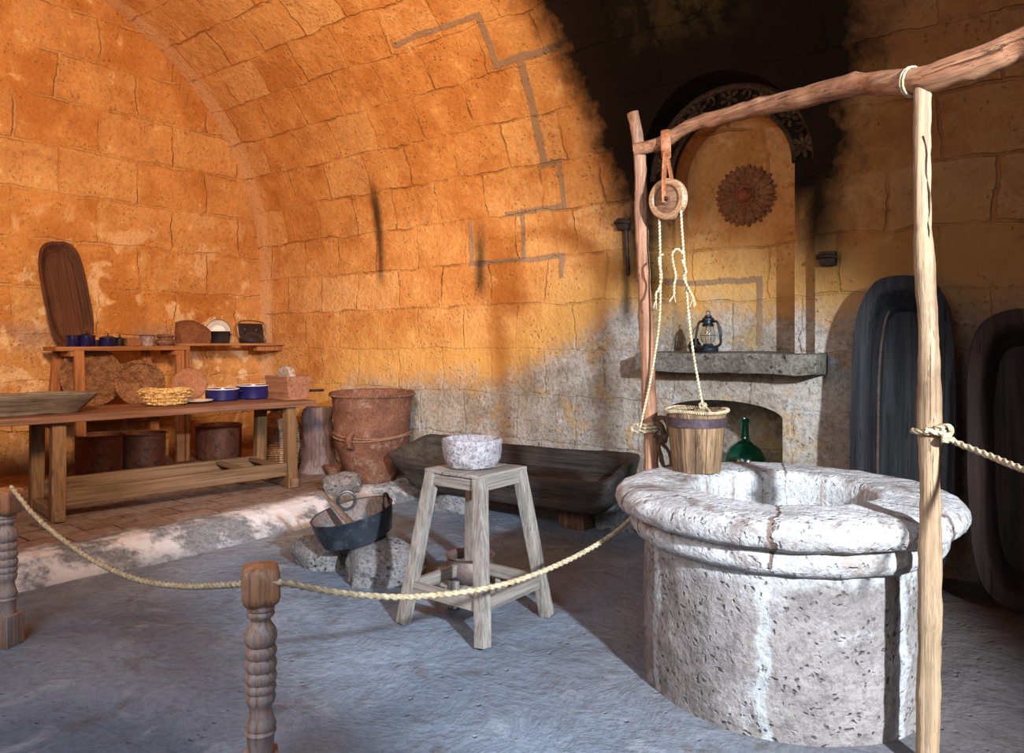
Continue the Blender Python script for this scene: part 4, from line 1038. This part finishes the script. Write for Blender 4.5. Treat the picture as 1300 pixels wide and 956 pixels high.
# wicker discs
def disc(R_, name, label, loc, rot, cat, cup=.02, rows=16):
    t = thing(name, label, cat, loc, rot)
    bm = weave_bm([(.02, 0), (R_*.6, cup*.2), (R_*.92, cup*.5), (R_, cup)], 18, rows, R_/rows*.62, .006); part('weave', bm, M_wick, t)
    bm = B(); lathe(bm, [(0, .004), (.05, .004), (R_*.9, cup*.45-.006), (R_*.9, cup*.45-.012), (.05, -.006), (0, -.006)], 40); part('backing', bm, M_wick, t)
    bm = B(); rope(bm, [Vector(((R_+.004)*math.cos(a), (R_+.004)*math.sin(a), cup)) for a in [2*PI*i/60 for i in range(61)]], .013); part('rim', bm, M_wick, t)
    return t
q = on_x(108, -7.92)
disc(.285, 'wicker_disc', 'large flat brown wicker disc behind the left rack leg', (-7.83, q+.02, .855+.295), (0, math.radians(80), 0), 'wicker mat', rows=20)
q = on_x(179, -7.50)
disc(.215, 'wicker_basket', 'shallow round brown wicker basket leaning on the rack behind the bench', (-7.54, q, .855+.22), (0, math.radians(76), -.3), 'basket', cup=.06, rows=13)
# drums
M_drum = simple('rusty_brown_drum', (.14, .045, .022), (.22, .08, .04), 4, .6, .35, .2, .3, .006, 30, c3=(.08, .035, .02))
def drum(u, x, r, h, label):
    t = thing('copper_cauldron', label, 'cauldron', (x, on_x(u, x), .228))
    bm = B(); lathe(bm, dense([(0, 0), (r*.93, 0), (r*.97, .015), (r, h*.5), (r*.99, h), (r*.97, h), (r*.97, .03), (0, .02)], .05), 48); rough_bm(bm, .006, 5, u); part('body', bm, M_drum, t)
    bm = B(); sweep(bm, [Vector((r*math.cos(a), r*math.sin(a), h)) for a in [2*PI*i/48 for i in range(48)]], .011, 6, closed=True); part('rim', bm, M_drum, t)
drum(126, -7.58, .205, .37, 'rusty brown cylindrical cauldron under the bench, leftmost of three')
drum(183, -7.60, .20, .34, 'rusty brown cylindrical cauldron under the bench, middle of three')
drum(278, -7.55, .235, .36, 'rusty brown cylindrical cauldron behind the bench, rightmost and widest of three')

# ------------------------------------------------------------------ upright troughs at right wall
M_dk = wood('slate_black_trough_wood', (.010, .009, .010), (.028, .026, .027), 2, .6, .8, c3=(.012, .009, .008))
def upright(name, label, L_, W_, D_, loc, lean, yaw, mat, n=3.6, inner=True):
    t = thing(name, label, 'trough', loc)
    t.rotation_euler = (Matrix.Rotation(yaw, 4, 'Z') @ Matrix.Rotation(lean, 4, 'X')).to_euler()
    # local: length along z, mouth to -y
    M = Matrix.Translation((0, 0, L_/2)) @ Matrix.Rotation(PI/2, 4, 'X') @ Matrix.Rotation(PI/2, 4, 'Z')
    bm = trough_bm(L_, W_, D_, .07, n, .80, .90, fl=.07, amp=.010); bmesh.ops.transform(bm, matrix=M, verts=bm.verts); part('shell', bm, mat, t, ang=50)
    if inner:
        bm = B(); pp = [(M @ Vector((x*.86+.0, y*.52, .12))) for x, y in superell(3.2, L_/2, W_/2, 90)]
        sweep(bm, pp, .009, 8, closed=True); part('inner_ridge', bm, simple('dull_brown_ridge', (.07, .045, .035), (.11, .075, .06), 8, .8), t)
    return t
a = at(1143, 350, 5.05)
upright('dugout_trough', 'black wooden trough with rounded top leaning upright behind the well', 1.89, .58, .28, (-.955, 5.32, -.0), math.radians(-5), math.radians(4), M_dk)
M_dk2 = wood('dark_brown_trough_wood', (.022, .012, .008), (.045, .025, .016), 2, .6, .8, c3=(.06, .035, .025))
upright('dugout_trough', 'dark brown trough standing upright at the right edge of the wall', 1.66, .72, .30, (-.27, 5.22, -.0), math.radians(-7), math.radians(14), M_dk2, 4, False)

# ------------------------------------------------------------------ lights
def aim(o, t): o.rotation_euler = (Vector(t)-o.location).to_track_quat('-Z', 'Y').to_euler()
def spot(loc, tgt, e, col, ang, blend, size):
    l = bpy.data.lights.new('key_lamp', 'SPOT'); o = bpy.data.objects.new('key_lamp', l); C.objects.link(o); o.location = loc; aim(o, tgt)
    l.energy = e; l.color = col; l.spot_size = math.radians(ang); l.spot_blend = blend; l.shadow_soft_size = size; return o
def area(loc, tgt, e, col, sx, sy):
    l = bpy.data.lights.new('fill_lamp', 'AREA'); o = bpy.data.objects.new('fill_lamp', l); C.objects.link(o); o.location = loc; aim(o, tgt)
    l.energy = e; l.color = col; l.shape = 'RECTANGLE'; l.size = sx; l.size_y = sy; return o
spot((2.5, .3, 2.75), (-1.69, 3.46, .98), 3000, (.76, .87, 1.0), 42, .45, .09)
spot((-1.7, .8, 3.3), (-7.8, 4.4, 3.2), 1520, (1, .70, .43), 92, .8, .35)
area((-3.6, .4, 2.3), (-4.6, 5.5, 3.4), 42, (1, .60, .30), 1.6, 1.0)
area((1.2, .2, 2.6), (-.4, 5.4, 1.2), 8, (1, .55, .30), 1.2, 1.2)
area((-1.6, -1.3, 3.4), (-3.6, 2.2, .0), 175, (.66, .80, 1.0), 2.6, 1.8)
area((.9, -1.5, 1.9), (-3.2, 1.9, .5), 24, (.86, .90, 1.0), 1.0, 1.2)  # unseen fill light added to brighten the near posts and ropes
w = bpy.data.worlds.new('world'); S.world = w; w.use_nodes = True
w.node_tree.nodes['Background'].inputs[0].default_value = (.9, .75, .6, 1); w.node_tree.nodes['Background'].inputs[1].default_value = .025

# things of one kind carry one group phrase
GR = {'well_post': 'wooden posts carrying the beam over the well', 'rope_post': 'turned posts of the rope barrier', 'barrier_rope': 'jute ropes of the barrier',
      'iron_bracket': 'iron brackets on the wall around the niche', 'rock': 'loose rocks and stones on the floor', 'enamel_pan': 'cobalt blue enamel pans on the bench',
      'enamel_pot': 'enamel pots with lids on the rack and shelf', 'enamel_cup': 'small enamel cups on the rack', 'copper_cauldron': 'rusty brown cauldrons behind the bench',
      'dugout_trough': 'large dugout wooden troughs by the wall', 'dough_tray': 'hollowed oval dough trays'}
for o in bpy.data.objects:
    b_ = o.name.split('.')[0]
    if not o.parent and b_ in GR and 'label' in o: o['group'] = GR[b_]
